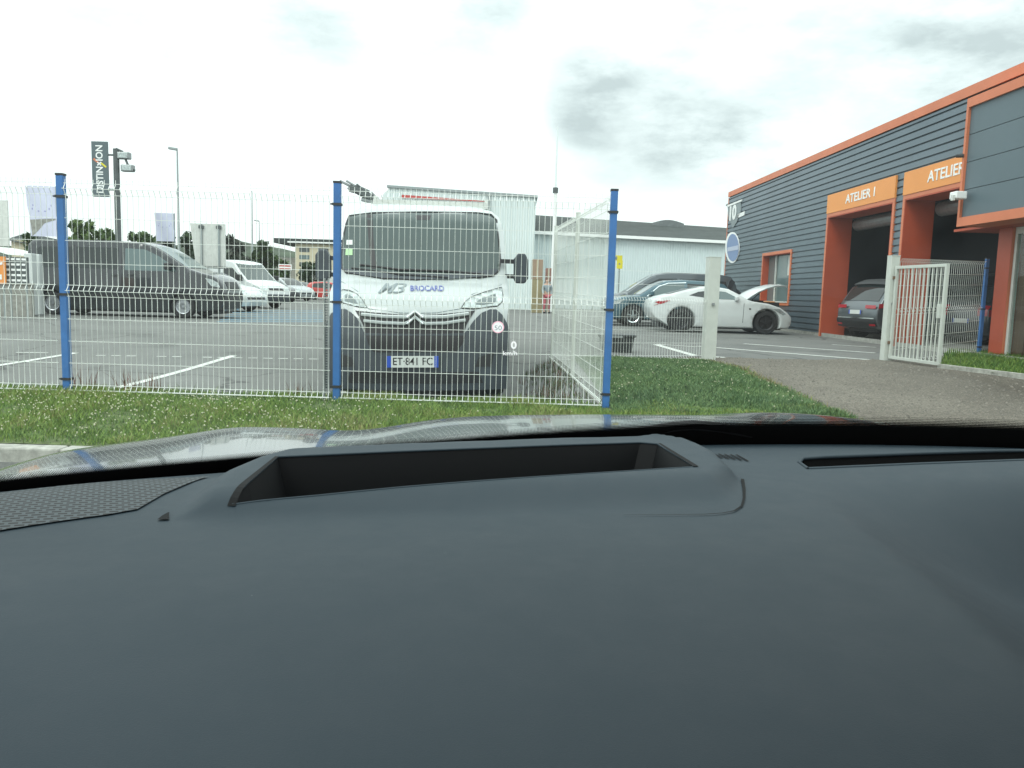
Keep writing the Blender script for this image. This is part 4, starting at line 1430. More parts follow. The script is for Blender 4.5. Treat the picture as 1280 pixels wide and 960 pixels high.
# ------------------------------------------------------------------ trees
def tree(x, y, h, cw, ch, seed, cols, lab, n=900, trunk=.12, leaf=.16, group='trees beyond the car park'):
    rs = random.Random(seed)
    z0 = gz(x, y)
    e = empty('tree', (x, y, z0), rs.uniform(0, 6), lab, 'tree', group)
    tm_ = MB()
    tm_.tube([(0, 0, -.1), (.05, 0, (h - ch) * .6), (0, .1, h - ch * .5)], trunk, 7, r1=trunk * .4)
    cl_ = []
    for i in range(16):
        a = rs.uniform(0, 6.283)
        r_ = rs.random() ** .5 * cw * .42
        zc = h - ch + ch * (.12 + .8 * rs.random())
        shrink = 1 - .55 * abs((zc - (h - ch * .55)) / ch) * 1.3
        c = Vector((math.cos(a) * r_ * shrink, math.sin(a) * r_ * shrink, zc))
        cl_.append((c, cw * rs.uniform(.12, .24)))
        if i < 8:
            tm_.tube([(0, 0, h - ch * rs.uniform(.6, .95)), c * .5 + Vector((0, 0, (h - ch) * .5)), c], trunk * .35, 5, r1=trunk * .1)
    tm_.build('trunk', M['bark'], e)
    v, f, mi = [], [], []
    for _ in range(n):
        c, r_ = rs.choice(cl_)
        d = Vector((rs.gauss(0, 1), rs.gauss(0, 1), rs.gauss(0, .8)))
        d = d.normalized() * r_ * rs.uniform(.5, 1.15)
        p_ = c + d
        if p_.z > h: p_.z = h - rs.random() * .2
        u = Vector((rs.gauss(0, 1), rs.gauss(0, 1), rs.gauss(0, 1))).normalized()
        w_ = u.cross(Vector((rs.gauss(0, 1), rs.gauss(0, 1), rs.gauss(0, 1)))).normalized()
        s_ = leaf * rs.uniform(.6, 1.4)
        k_ = len(v)
        v += [p_ - u * s_, p_ + w_ * s_ * .5, p_ + u * s_, p_ - w_ * s_ * .5]
        f.append((k_, k_ + 1, k_ + 2, k_ + 3))
        mi.append(rs.randrange(len(cols)))
    me = bpy.data.meshes.new('crown')
    me.from_pydata([tuple(q) for q in v], [], f)
    for c in cols: me.materials.append(c)
    me.polygons.foreach_set('material_index', mi)
    o = bpy.data.objects.new('crown', me)
    COL.objects.link(o)
    o.parent = e
    return e
T1, T2, T3, T4, T5 = leafm('leaf_a', (.06, .105, .03)), leafm('leaf_b', (.09, .14, .04)), leafm('leaf_c', (.035, .065, .025)), leafm('leaf_d', (.05, .06, .045)), leafm('leaf_e', (.025, .045, .025))
def tpx(px, top, D, wpx_, lab, cols, chf=.8, seed=1, n=900, leaf=.16):
    p = at(px, top, D)
    h = p.z - gz(p.x, D)
    cw = wpx_ / 1009 * D
    tree(p.x, D, h, cw, h * chf, seed, cols, lab, n, leaf=leaf)
tpx(92, 274, 40, 50, 'bright green bushy tree right of the left blue post', [T1, T2, T2], seed=3, n=1500, leaf=.17)
tpx(125, 281, 43, 40, 'green tree top left of the banner mast', [T1, T2], seed=4, n=1100, leaf=.17)
tpx(40, 288, 42, 26, 'thin leafy twigs under the large pale flag', [T1, T3], seed=5, n=400)
tpx(176, 290, 60, 44, 'dark green tree right of the banner mast', [T3, T1], seed=6, n=1300, leaf=.22)
tpx(207, 289, 64, 34, 'dark tree half hidden by the small pale flag', [T3, T5], seed=7, n=1000, leaf=.22)
tpx(234, 290, 60, 34, 'very dark tree left of the blank sign panel', [T5, T3], seed=8, n=1200, leaf=.22)
tpx(296, 293, 66, 40, 'bare dark purplish tree right of the blank sign panel', [T4, T5], seed=9, n=1500, leaf=.22)
tpx(326, 297, 70, 40, 'dark round tree beyond the white van cab', [T3, T5, T1], seed=10, n=1500, leaf=.24)
tpx(345, 315, 75, 34, 'low green tree beyond the red and white sign', [T1, T3], seed=11, n=1100, leaf=.22)
tpx(388, 327, 98 * .9, 30, 'low dark shrubbery below the beige block', [T3, T5], seed=13, n=700, leaf=.25)
# wooded hills on the horizon
hm = mat('far_woods', (.045, .065, .04), .95, var=.45, scale=.12, bump=1, bscale=.5)
def hills(name, x0, x1, y0, hfun, depth=120):
    xs_ = rng(x0, x1, 4) + [x1]
    ys_ = rng(y0, y0 + depth, 8) + [y0 + depth]
    rs_ = random.Random(4)
    jit = {}
    def z(x, y):
        k_ = (round(x), round(y))
        jit.setdefault(k_, rs_.uniform(-.8, .8))
        t = (y - y0) / depth
        return -1 + (hfun(x) + 1 + jit[k_]) * math.sin(min(1, t * 1.6) * math.pi / 2)
    sheet(name, xs_, ys_, z, hm)
hills('hills', -260, 40, 230, lambda x: 13.5 + 2.5 * math.sin(x * .045) + 1.5 * math.sin(x * .11 + 1))
# ------------------------------------------------------------------ vehicles
def wheel(parent, x, y, r, wd, side, rim='rim', spokes=5, tyre_z=None):
    """side: +1 outer face towards +y"""
    t = MB()
    n = 28
    prof = [(r * .62, -wd / 2), (r * .93, -wd / 2), (r, -wd * .36), (r, wd * .36), (r * .93, wd / 2), (r * .66, wd / 2), (r * .62, wd * .36)]
    vs = []
    for i in range(n):
        a = 2 * math.pi * i / n
        for rr, yy in prof:
            vs.append((rr * math.cos(a), yy * side, rr * math.sin(a)))
    m = len(prof)
    fs = [(i * m + j, i * m + (j + 1) % m, ((i + 1) % n) * m + (j + 1) % m, ((i + 1) % n) * m + j) for i in range(n) for j in range(m)]
    t.add(vs, fs)
    w_ = t.build('wheel', M['tyre'], parent, smooth=True, loc=(x, y, r if tyre_z is None else tyre_z))
    rm = MB()
    ri = r * .63
    vs = [(ri * math.cos(2 * math.pi * i / n), wd * .46 * side, ri * math.sin(2 * math.pi * i / n)) for i in range(n)] + [(ri * .88 * math.cos(2 * math.pi * i / n), wd * .38 * side, ri * .88 * math.sin(2 * math.pi * i / n)) for i in range(n)]
    rm.add(vs, [(i, (i + 1) % n, n + (i + 1) % n, n + i) for i in range(n)])
    for k in range(spokes):
        a = 2 * math.pi * k / spokes + .3
        c, s_ = math.cos(a), math.sin(a)
        q = ri * .13
        y0, y1 = wd * .36 * side, wd * .28 * side
        rm.add([(ri * .1 * c - q * s_, y0, ri * .1 * s_ + q * c), (ri * .1 * c + q * s_, y0, ri * .1 * s_ - q * c), (ri * .9 * c + q * s_, y0, ri * .9 * s_ - q * c), (ri * .9 * c - q * s_, y0, ri * .9 * s_ + q * c),
                (ri * .1 * c - q * s_, y1, ri * .1 * s_ + q * c), (ri * .1 * c + q * s_, y1, ri * .1 * s_ - q * c), (ri * .9 * c + q * s_, y1, ri * .9 * s_ - q * c), (ri * .9 * c - q * s_, y1, ri * .9 * s_ + q * c)],
               [(0, 1, 2, 3), (7, 6, 5, 4), (0, 4, 5, 1), (1, 5, 6, 2), (2, 6, 7, 3), (3, 7, 4, 0)])
    rm.tube([(0, wd * .3 * side, 0), (0, wd * .44 * side, 0)], ri * .2, 10)
    rm.build('rim', M[rim], w_)
    dk = MB()
    dk.add([(ri * .9 * math.cos(2 * math.pi * i / n), wd * .2 * side, ri * .9 * math.sin(2 * math.pi * i / n)) for i in range(n)], [tuple(range(n))])
    dk.build('brake_disc', M['ink_black'], w_)
    return w_

def make_vehicle(name, label, cat, loc, rz, top, W, wheels, r, paint, zb=.22, belt=.95, tumble=.22, side_win=(), glass=(), lights=(), extras=(), rim='rim', spokes=5, group=None, endtaper=.10, tw=.22, cheap=False, glass_mat='car_glass', arch_k=1.14, lower=None):
    """top: outline from the rear bumper foot over the roof to the front bumper foot, +x forward"""
    e = empty(name, loc, rz, label, cat, group)
    x0, x1 = min(p[0] for p in top), max(p[0] for p in top)
    xc, hl = (x0 + x1) / 2, (x1 - x0) / 2
    def wfn(x, z):
        k = abs((x - xc) / hl)
        w_ = W * (1 - endtaper * k ** 3.2 - .05 * max(0, k - .85) / .15)
        if z > belt:
            w_ -= (z - belt) * tumble
        else:
            w_ -= .05 * ((belt - z) / belt) ** 2 + .015 * math.cos((belt - z) * 6) - .015
        return max(.05, w_)
    arch = []
    ra = r * arch_k
    poly = list(top)
    for wx in sorted(wheels, reverse=True):
        a0 = math.asin(min(1, max(-1, (zb - r) / ra)))
        n = 12
        for i in range(n + 1):
            a = a0 + (math.pi - 2 * a0) * i / n
            poly.append((wx + ra * math.cos(a), r + ra * math.sin(a)))
    poly = [p for i, p in enumerate(poly) if i == 0 or (abs(p[0] - poly[i - 1][0]) + abs(p[1] - poly[i - 1][1])) > 1e-4]
    body = MB()
    st = .14 if not cheap else .3
    PV = [Vector(p) for p in poly]
    NP = len(PV)
    CH = .035
    inner = []
    for i, p in enumerate(PV):
        d1 = (p - PV[i - 1]).normalized()
        d2 = (PV[(i + 1) % NP] - p).normalized()
        nn = (Vector((d1.y, -d1.x)) + Vector((d2.y, -d2.x)))
        nn = nn.normalized() / max(.6, math.sqrt(max(.01, (1 + d1.dot(d2)) / 2)))
        inner.append(tuple(p + nn * CH))
    for sgn in (1, -1):
        m_ = patch(inner, lambda x, z, o, s_=sgn: (x, s_ * (wfn(x, z) + o), z), 0, st)
        body.add(m_.v, m_.f)
        mid = [tuple(Vector(a).lerp(Vector(b_), .35)) for a, b_ in zip(poly, inner)]
        rg = [[(x, sgn * (wfn(x, z) - dd_), z) for x, z in q_] for q_, dd_ in ((poly, .03), (mid, .010), (inner, 0))]
        for r0_, r1_ in zip(rg, rg[1:]):
            body.add(r0_ + r1_, [(i, (i + 1) % NP, NP + (i + 1) % NP, NP + i) for i in range(NP)])
    # cross ribbon following the outline
    def ribbon(b, pts, frac=1.0, out=0.0, crown=.05, n=8, y0=-1, y1=1, sub=0.0):
        P = [Vector((p[0], p[1])) for p in pts]
        rows = []
        for i, p in enumerate(P):
            tgt = (P[min(i + 1, len(P) - 1)] - P[max(0, i - 1)])
            nr = Vector((-tgt.y, tgt.x)).normalized()
            row = []
            w_ = wfn(p.x, p.y) * frac - sub
            for j in range(n + 1):
                t = y0 + (y1 - y0) * j / n
                k = crown * (1 - (t * frac) ** 2) * (1 if p.y > zb + .05 else 0)
                q = p + nr * (out + k)
                row.append((q.x, w_ * t, q.y))
            rows.append(row)
        b.add([v for r_ in rows for v in r_], [(i * (n + 1) + j, i * (n + 1) + j + 1, (i + 1) * (n + 1) + j + 1, (i + 1) * (n + 1) + j) for i in range(len(rows) - 1) for j in range(n)])
    fine = []
    for i in range(len(poly)):
        a, b_ = Vector(poly[i]), Vector(poly[(i + 1) % len(poly)])
        k_ = max(1, int((b_ - a).length / .2))
        for j in range(k_):
            fine.append(tuple(a.lerp(b_, j / k_)))
    nt_ = len(fine)
    # orientation: outline runs rear -> roof -> front, so the outer normal is to the left of travel
    ribbon(body, fine + [fine[0]], crown=.03, sub=.03)
    bo = body.build('body', M[paint], e, smooth=True, angle=42)
    bm = bmesh.new()
    bm.from_mesh(bo.data)
    bmesh.ops.remove_doubles(bm, verts=bm.verts, dist=.002)
    bmesh.ops.recalc_face_normals(bm, faces=bm.faces)
    bm.to_mesh(bo.data)
    bm.free()
    for p in bo.data.polygons: p.use_smooth = True
    bo.data.set_sharp_from_angle(angle=R(40))
    # side pieces
    for (nm, mt, pl, off, th) in side_win:
        for sgn in (1, -1):
            patch(pl, lambda x, z, o, s_=sgn: (x, s_ * (wfn(x, z) + o), z), th, .2, off).build(nm, M[mt], e, smooth=True)
    for (nm, mt, pl, frac, y0, y1, off) in glass:
        b = MB()
        P = [Vector(p) for p in pl]
        fp_ = []
        for a, b2 in zip(P, P[1:]):
            for j in range(4): fp_.append(tuple(a.lerp(b2, j / 4)))
        fp_.append(tuple(P[-1]))
        ribbon(b, fp_, frac, off, .03, 8, y0, y1)
        o = b.build(nm, M[mt], e, smooth=True)
    for wx in wheels:
        for sgn in (1, -1):
            wheel(e, wx, sgn * (wfn(wx, belt) - tw / 2 - .015), r, tw, sgn, rim, spokes)
    # underbody and arches, dark
    ub = MB().box(x0 + .25, x1 - .25, -W * .62, W * .62, zb - .04, zb + .3)
    ub.build('underbody', M['black_plastic'], e)
    return e, wfn
def mirror(e, x, wy, z, m='black_plastic', s=1.0):
    for sgn in (1, -1):
        o = MB().box(x - .06 * s, x + .06 * s, min(sgn * (wy + .02), sgn * (wy + .22 * s)), max(sgn * (wy + .02), sgn * (wy + .22 * s)), z, z + .15 * s).build('wing_mirror', M[m], e, bevel=.03)
def plate(parent, m, s=.52, h=.11, txt=None, size=.1):
    p = MB().box(-s / 2, s / 2, -h / 2, h / 2, -.004, .004)
    o = p.build('number_plate', M['plate_white'], parent)
    o.data.transform(m)
    for sg in (-1, 1):
        b = MB().box(min(sg * s / 2, sg * (s / 2 - .045)), max(sg * s / 2, sg * (s / 2 - .045)), -h / 2, h / 2, .0045, .0055).build('plate_band', M['plate_blue'], o)
        b.data.transform(m)
    if txt:
        t = text('plate_characters', txt, size, M['ink_black'], o, Matrix.Translation((0, 0, .0055)), .0008, .001)
        w_ = max(v.co.x for v in t.data.vertices) - min(v.co.x for v in t.data.vertices)
        t.data.transform(Matrix.Diagonal(((s - .13) / w_, 1, 1, 1)))
        t.data.transform(m)
    return o

# --- dark grey passenger van on the left (side on, nose to the right)
p = onground(160, 396)
rz = R(1.0)
D = p.y + .95
pf, pr = at(286, 390, D - .35).x, at(31, 390, D - .9).x
Lv = pf - pr
s_ = Lv / 5.3
top = [(0, .35), (.0, .5), (-.03 + .03, .95), (.03, 1.6), (.06, 1.98), (.18, 2.10), (1.2, 2.14), (2.4, 2.14), (3.15, 2.10), (3.42, 2.02), (3.72, 1.85), (4.05, 1.62), (4.38, 1.40), (4.70, 1.30), (5.0, 1.22), (5.18, 1.10), (5.27, .90), (5.3, .55), (5.24, .24)]
top = [(x * s_, z) for x, z in [(0.02, .28)] + top[1:]]
win = [[(.35, 1.15), (.42, 1.75), (.50, 1.80), (1.35, 1.82), (1.35, 1.15)], [(1.42, 1.15), (1.42, 1.82), (2.5, 1.82), (2.5, 1.15)]]
dv_, wf_ = make_vehicle('parked_van', 'dark grey passenger van parked side on behind the front fence, nose to the right', 'van', (pr, D, gz((pf + pr) / 2, D)), rz, top, .97, [.62 * s_ + .12, 4.22 * s_], .335, 'dark_van', zb=.17, belt=1.25, tumble=.13,
    side_win=[('side_window', 'car_glass', [(x * s_, z) for x, z in w_], .004, .003) for w_ in ([(.30, 1.34), (.34, 1.86), (.42, 1.92), (1.30, 1.94), (1.30, 1.34)], [(1.40, 1.34), (1.40, 1.94), (2.52, 1.94), (2.52, 1.34)])] +
             [('door_window', 'pale_glass', [(x * s_, z) for x, z in [(2.70, 1.32), (2.70, 1.94), (3.22, 1.92), (3.60, 1.74), (3.98, 1.46), (4.06, 1.32)]], .004, .003),
              ('headlamp', 'lamp_clear', [(x * s_, z) for x, z in [(4.82, 1.16), (5.02, 1.12), (5.16, 1.02), (5.20, .90), (4.98, .94)]], .006, .004),
              ('side_moulding', 'black_plastic', [(x * s_, z) for x, z in [(1.35, .52), (3.8, .52), (3.8, .62), (1.35, .62)]], .012, .01),
              ('door_handle', 'black_plastic', [(2.78 * s_, 1.16), (2.94 * s_, 1.16), (2.94 * s_, 1.20), (2.78 * s_, 1.20)], .03, .025),
              ('door_handle', 'black_plastic', [(2.36 * s_, 1.14), (2.52 * s_, 1.14), (2.52 * s_, 1.18), (2.36 * s_, 1.18)], .03, .025),
              ('door_gap', 'ink_black', [(2.61 * s_, .35), (2.622 * s_, .35), (2.622 * s_, 2.0), (2.61 * s_, 2.0)], .002, .0),
              ('door_gap', 'ink_black', [(1.345 * s_, .50), (1.357 * s_, .50), (1.357 * s_, 2.0), (1.345 * s_, 2.0)], .002, .0),
              ('door_gap', 'ink_black', [(3.86 * s_, .68), (3.872 * s_, .68), (4.10 * s_, 1.12), (4.088 * s_, 1.12)], .002, .0),
              ('tail_lamp', 'lamp_red', [(.03, .95), (.14, .95), (.20, 1.5), (.10, 1.45)], .006, .004)],
    glass=[('windscreen', 'pale_glass', [(x * s_, z) for x, z in [(3.44, 2.01), (3.72, 1.85), (4.05, 1.62), (4.35, 1.42)]], .90, -1, 1, .006),
           ('bumper', 'black_plastic', [(x * s_, z) for x, z in [(5.285, .74), (5.3, .55), (5.24, .28)]], 1.0, -1, 1, .01),
           ('grille', 'black_plastic', [(x * s_, z) for x, z in [(5.20, 1.06), (5.26, .92), (5.28, .82)]], .6, -1, 1, .008)], rim='rim', spokes=16)
mirror(dv_, 3.90 * s_, .93, 1.36, s=1.3)

# --- white delivery van, three quarter view, with a silver car in front
def van_profile(L_, H_):
    k = L_ / 5.5
    return [(x * k, z * H_ / 2.5) for x, z in [(0.02, .4), (0, .9), (.05, 1.8), (.12, 2.35), (.3, 2.48), (2, 2.5), (3.3, 2.48), (3.75, 2.38), (4.15, 1.9), (4.62, 1.42), (5.0, 1.28), (5.35, 1.12), (5.45, .9), (5.5, .6), (5.45, .3)]]
def van(label, loc, rz, L_, H_, paint='white_paint', W=1.0, group=None, cheap=False):
    k, h = L_ / 5.5, H_ / 2.5
    q = lambda pl: [(x * k, z * h) for x, z in pl]
    return make_vehicle('parked_van', label, 'van', loc, rz, van_profile(L_, H_), W, [1.1 * k, 4.55 * k], .34, paint, zb=.28, belt=1.35 * h, tumble=.13, cheap=cheap, group=group,
        side_win=[('door_window', 'car_glass', q([(3.2, 1.42), (3.2, 2.12), (3.72, 2.10), (4.02, 1.80), (4.42, 1.40)]), .004, .003),
                  ('headlamp', 'lamp_clear', q([(5.0, 1.20), (5.30, 1.08), (5.40, .94), (5.30, .86), (5.05, .98)]), .006, .004),
                  ('bumper', 'bumper', q([(4.98, .40), (4.98, .80), (5.44, .74), (5.49, .6), (5.45, .32)]), .012, .01),
                  ('side_moulding', 'bumper', q([(1.7, .5), (4.0, .5), (4.0, .66), (1.7, .66)]), .012, .01)],
        glass=[('windscreen', 'van_glass', q([(3.78, 2.33), (4.15, 1.9), (4.58, 1.45)]), .90, -1, 1, .006),
               ('headlamp', 'lamp_clear', q([(5.30, 1.15), (5.42, .97), (5.44, .90)]), .96, -1, -.55, .012), ('headlamp', 'lamp_clear', q([(5.30, 1.15), (5.42, .97), (5.44, .90)]), .96, .55, 1, .012),
               ('grille', 'black_plastic', q([(5.28, 1.15), (5.41, 1.0), (5.44, .90)]), .5, -1, 1, .010),
               ('bumper', 'bumper', q([(5.47, .74), (5.5, .6), (5.45, .32)]), 1.0, -1, 1, .012)])
p = onground(322, 386)
tv, _ = van('white delivery van with a sloping bonnet beyond the nose of the grey van', (p.x - 4.30, p.y + 3.4, gz(p.x, p.y)), R(-26), 5.4, 2.1)
mirror(tv, 4.25, .98, 1.25, s=1.4)
def hatch(label, loc, rz, paint, L_=4.2, H_=1.48, W=.9, group=None, cheap=False, name='parked_car', cat='car', rim='rim'):
    k, h = L_ / 4.2, H_ / 1.48
    q = lambda pl: [(x * k, z * h) for x, z in pl]
    return make_vehicle(name, label, cat, loc, rz, q([(.05, .3), (0, .55), (.02, .88), (.14, 1.02), (.42, 1.36), (.75, 1.45), (1.6, 1.48), (2.2, 1.44), (2.55, 1.30), (3.05, .98), (3.6, .90), (3.98, .78), (4.15, .62), (4.2, .42), (4.12, .22)]), W, [.75 * k, 3.35 * k], .315, paint,
        zb=.2, belt=.93 * h, tumble=.30, cheap=cheap, group=group, rim=rim,
        side_win=[('door_window', 'car_glass', q([(1.68, .97), (1.68, 1.38), (2.12, 1.35), (2.45, 1.22), (2.80, .97)]), .004, .003), ('side_window', 'car_glass', q([(.62, 1.02), (.80, 1.34), (1.60, 1.39), (1.60, .97)]), .004, .003),
                  ('headlamp', 'lamp_clear', q([(3.62, .80), (3.95, .74), (4.10, .62), (3.85, .64)]), .006, .004), ('tail_lamp', 'lamp_red', q([(.02, .72), (.02, .88), (.3, .92), (.3, .76)]), .006, .004)],
        glass=[('windscreen', 'car_glass', q([(2.26, 1.425), (2.55, 1.30), (3.02, 1.0)]), .88, -1, 1, .006), ('rear_window', 'car_glass', q([(.17, 1.06), (.42, 1.36), (.6, 1.42)]), .84, -1, 1, .006),
               ('grille', 'black_plastic', q([(4.14, .60), (4.19, .45)]), .7, -1, 1, .008), ('headlamp', 'lamp_clear', q([(3.98, .78), (4.13, .62)]), .95, -1, -.6, .01), ('headlamp', 'lamp_clear', q([(3.98, .78), (4.13, .62)]), .95, .6, 1, .01),
               ('tail_lamp', 'lamp_red', q([(.015, .74), (.02, .88), (.1, .98)]), .98, -1, -.62, .01), ('tail_lamp', 'lamp_red', q([(.015, .74), (.02, .88), (.1, .98)]), .98, .62, 1, .01)])
p = onground(300, 390)
hatch('white car almost hidden between the grey van nose and the white delivery van', (p.x - 3.6, p.y + 1.6, gz(p.x, p.y)), R(-17), 'white_paint', 4.3, 1.5)
G = 'cars parked in the far row'
for (px, py, dx, paint, lab, rz_, H_) in [(363, 371.5, -3.6, 'navy_paint', 'black car with a red lamp just beyond the white delivery van', -30, 1.5),
                                         (379, 368, -3.2, 'silver_paint', 'silver car with a long windscreen in the far row', -34, 1.6),
                                         (391, 366, -3.0, 'navy_paint', 'dark small car at the right end of the far row', -38, 1.45)]:
    p = at(px, py, {363: 50, 379: 58, 391: 70}[px])
    hatch(lab, (p.x + dx, p.y + 2.2, ZF), R(rz_), paint, 4.2, H_, group=G, cheap=True)
p = at(405, 366, 64)
hatch('bright red car partly behind the left mirror of the big white van', (p.x - 2, p.y + 2, ZF), R(8), 'red_paint', 4.0, 1.45, cheap=True)
p = at(384, 367, 78)
van('pale box van standing side on below the beige block', (p.x - 2.6, p.y + 12, ZF), R(2), 5.0, 2.9, 'offwhite', cheap=True)
# white car front seen under the right mirror of the big van
p = onground(651, 384)
fc, _ = hatch('white car facing the camera under the right mirror of the big white van', (p.x + .1, p.y + 4.25, ZF), R(-90), 'white_paint', 4.2, 1.75, cheap=True)

# --- dark people carrier and teal car on the right, noses to the left
p = onground(832, 409)
D = p.y + .9
xf, xr = at(757, 395, D - .9).x, at(757, 395, D - .9).x + 4.45
q = lambda pl: pl
tc_, _ = make_vehicle('parked_car', 'dark teal estate car behind the white coupe, nose to the left', 'car', (xr, D, gz(xf, D)), R(180 + 1.5), [(.05, .35), (0, .6), (.03, .95), (.22, 1.15), (.55, 1.46), (.9, 1.54), (1.9, 1.57), (2.5, 1.52), (2.85, 1.38), (3.4, 1.02), (3.9, .97), (4.25, .86), (4.42, .68), (4.45, .45), (4.36, .25)], .92, [.80, 3.58], .34, 'teal_paint', zb=.24, belt=.98, tumble=.30,
    side_win=[('door_window', 'pale_glass', [(1.90, 1.02), (1.90, 1.46), (2.42, 1.43), (2.72, 1.32), (3.12, 1.02)], .004, .003), ('side_window', 'car_glass', [(.62, 1.08), (.85, 1.42), (1.80, 1.46), (1.80, 1.02)], .004, .003),
              ('window_line', 'chrome', [(1.84, 1.005), (3.16, 1.005), (2.76, 1.355), (2.44, 1.465), (1.84, 1.50), (1.84, 1.475), (2.42, 1.445), (2.74, 1.335), (3.12, 1.018), (1.84, 1.018)], .007, .004),
              ('headlamp', 'lamp_clear', [(3.85, .90), (4.2, .82), (4.38, .68), (4.05, .74)], .006, .004), ('tail_lamp', 'lamp_red', [(.03, .8), (.03, .96), (.35, 1.0), (.35, .86)], .006, .004)],
    glass=[('windscreen', 'pale_glass', [(2.58, 1.49), (2.85, 1.38), (3.36, 1.045)], .88, -1, 1, .006), ('rear_window', 'car_glass', [(.25, 1.18), (.52, 1.43)], .84, -1, 1, .006)], rim='chrome', spokes=5)
mirror(tc_, 3.0, .90, 1.03, 'teal_paint')
D2 = D + 2.9
xf = at(763, 385, D2).x - .3
dm_, _ = make_vehicle('parked_van', 'dark people carrier parked behind the teal car', 'van', (xf + 4.9, D2, gz(xf, D2)), R(180), [(.03, .35), (0, .8), (.10, 1.5), (.3, 1.80), (.8, 1.88), (2.6, 1.88), (3.1, 1.80), (3.6, 1.50), (4.15, 1.12), (4.6, 1.0), (4.85, .85), (4.9, .5), (4.82, .28)], .96, [.9, 3.95], .34, 'grey_paint', zb=.25, belt=1.05, tumble=.18,
    side_win=[('door_window', 'car_glass', [(2.3, 1.12), (2.3, 1.68), (2.95, 1.66), (3.45, 1.42), (3.80, 1.14)], .004, .003), ('side_window', 'car_glass', [(.40, 1.12), (.50, 1.62), (2.2, 1.68), (2.2, 1.12)], .004, .003), ('headlamp', 'lamp_clear', [(4.3, .98), (4.65, .92), (4.82, .8), (4.45, .84)], .006, .004)],
    glass=[('windscreen', 'pale_glass', [(3.16, 1.765), (3.6, 1.5), (4.1, 1.155)], .90, -1, 1, .006)])
mirror(dm_, 3.55, .92, 1.12, 'silver_paint')
# --- black car with its bonnet up, beyond the coupe
p = onground(925, 409)
D3 = 30.5
xx = at(893, 380, D3).x
bk, _ = hatch('black car with its bonnet raised beyond the cabin of the white coupe', (xx - 2.6, D3, ZF), R(0), 'navy_paint', 4.2, 1.42)
hd = MB()
hd.prism([(2.75, 1.0), (2.80, .97), (3.15, 1.62), (3.02, 1.70), (2.95, 1.66)], lambda a, b_, o: (a, o, b_), -.68, .68)
hd.prism([(2.78, 1.02), (3.05, .98), (3.5, 1.02), (3.55, 1.15), (3.1, 1.5)], lambda a, b_, o: (a, o, b_), -.5, .5)
hd.build('raised_bonnet', M['navy_paint'], bk)

# --- white coupe with its bonnet up, nose to the right
p = onground(880, 416)
D = p.y + .88
wxr, wxf = at(851, 408, D - .85).x, at(957, 408, D - .85).x
wb_ = wxf - wxr
k = wb_ / 2.55
top = [(.10, .40), (.02, .55), (.0, .75), (.06, .90), (.22, .98), (.6, 1.08), (1.1, 1.22), (1.55, 1.31), (1.95, 1.32), (2.3, 1.27), (2.62, 1.12), (2.86, .98), (3.05, .93), (3.5, .88), (3.85, .78), (4.10, .64), (4.25, .50), (4.26, .30), (4.16, .18)]
top = [(x * k, z) for x, z in top]
sc = lambda pl: [(x * k, z) for x, z in pl]
cp, wf2 = make_vehicle('white_coupe', 'white two door sports coupe with its bonnet raised, in front of the workshop', 'car', (wxr - .90 * k, D, gz(wxr, D)), R(0), top, .92, [.90 * k, .90 * k + wb_], .335, 'white_paint', zb=.17, belt=.90, tumble=.42, endtaper=.16,
    side_win=[('door_window', 'pale_glass', sc([(1.70, .98), (1.80, 1.22), (2.2, 1.19), (2.50, 1.05), (2.60, .97)]), .004, .003), ('quarter_window', 'car_glass', sc([(1.10, 1.06), (1.38, 1.17), (1.66, 1.21), (1.62, 1.0)]), .004, .003),
              ('tail_lamp', 'lamp_red', sc([(.06, .74), (.30, .80), (.55, .90), (.42, .90), (.30, .88), (.22, .89), (.10, .84), (.20, .80)]), .008, .006),
              ('door_gap', 'ink_black', sc([(1.60, .30), (1.612, .30), (1.632, .92), (1.62, .92)]), .002, 0), ('door_gap', 'ink_black', sc([(2.72, .32), (2.732, .32), (2.752, .88), (2.74, .88)]), .002, 0),
              ('side_badge', 'ink_black', sc([(2.90, .70), (2.96, .70), (2.96, .74), (2.90, .74)]), .004, .002), ('headlamp', 'lamp_clear', sc([(3.62, .74), (3.85, .74), (4.05, .60), (3.95, .56)]), .006, .004),
              ('door_handle', 'white_paint', sc([(1.66, .84), (1.80, .85), (1.80, .87), (1.66, .86)]), .02, .02)],
    glass=[('windscreen', 'car_glass', sc([(2.36, 1.245), (2.62, 1.12), (2.84, .99)]), .84, -1, 1, .006), ('rear_window', 'car_glass', sc([(.55, 1.075), (1.1, 1.225), (1.5, 1.30)]), .60, -1, 1, .006)], rim='dark_rim', spokes=5, tw=.25, arch_k=1.20)
# raised bonnet: a thin curved shell hinged at the windscreen foot
hn = [(2.80, .97), (2.98, 1.10), (3.20, 1.24), (3.45, 1.35), (3.70, 1.42), (3.95, 1.44), (4.05, 1.42)]
bn_ = MB()
vs = []
for x, z in hn:
    for j in range(9):
        t = -1 + j / 4
        vs.append((x * k, t * .76, z + .05 * (1 - t * t) - .02))
for x, z in hn:
    for j in range(9):
        t = -1 + j / 4
        vs.append((x * k + .008, t * .72, z + .05 * (1 - t * t) - .055))
n = len(hn)
fs = [(i * 9 + j, i * 9 + j + 1, (i + 1) * 9 + j + 1, (i + 1) * 9 + j) for i in range(n - 1) for j in range(8)]
fs += [(n * 9 + i * 9 + j, n * 9 + i * 9 + j + 1, n * 9 + (i + 1) * 9 + j + 1, n * 9 + (i + 1) * 9 + j) for i in range(n - 1) for j in range(8)]
for i in range(n - 1):
    for j in (0, 8):
        fs.append((i * 9 + j, (i + 1) * 9 + j, n * 9 + (i + 1) * 9 + j, n * 9 + i * 9 + j))
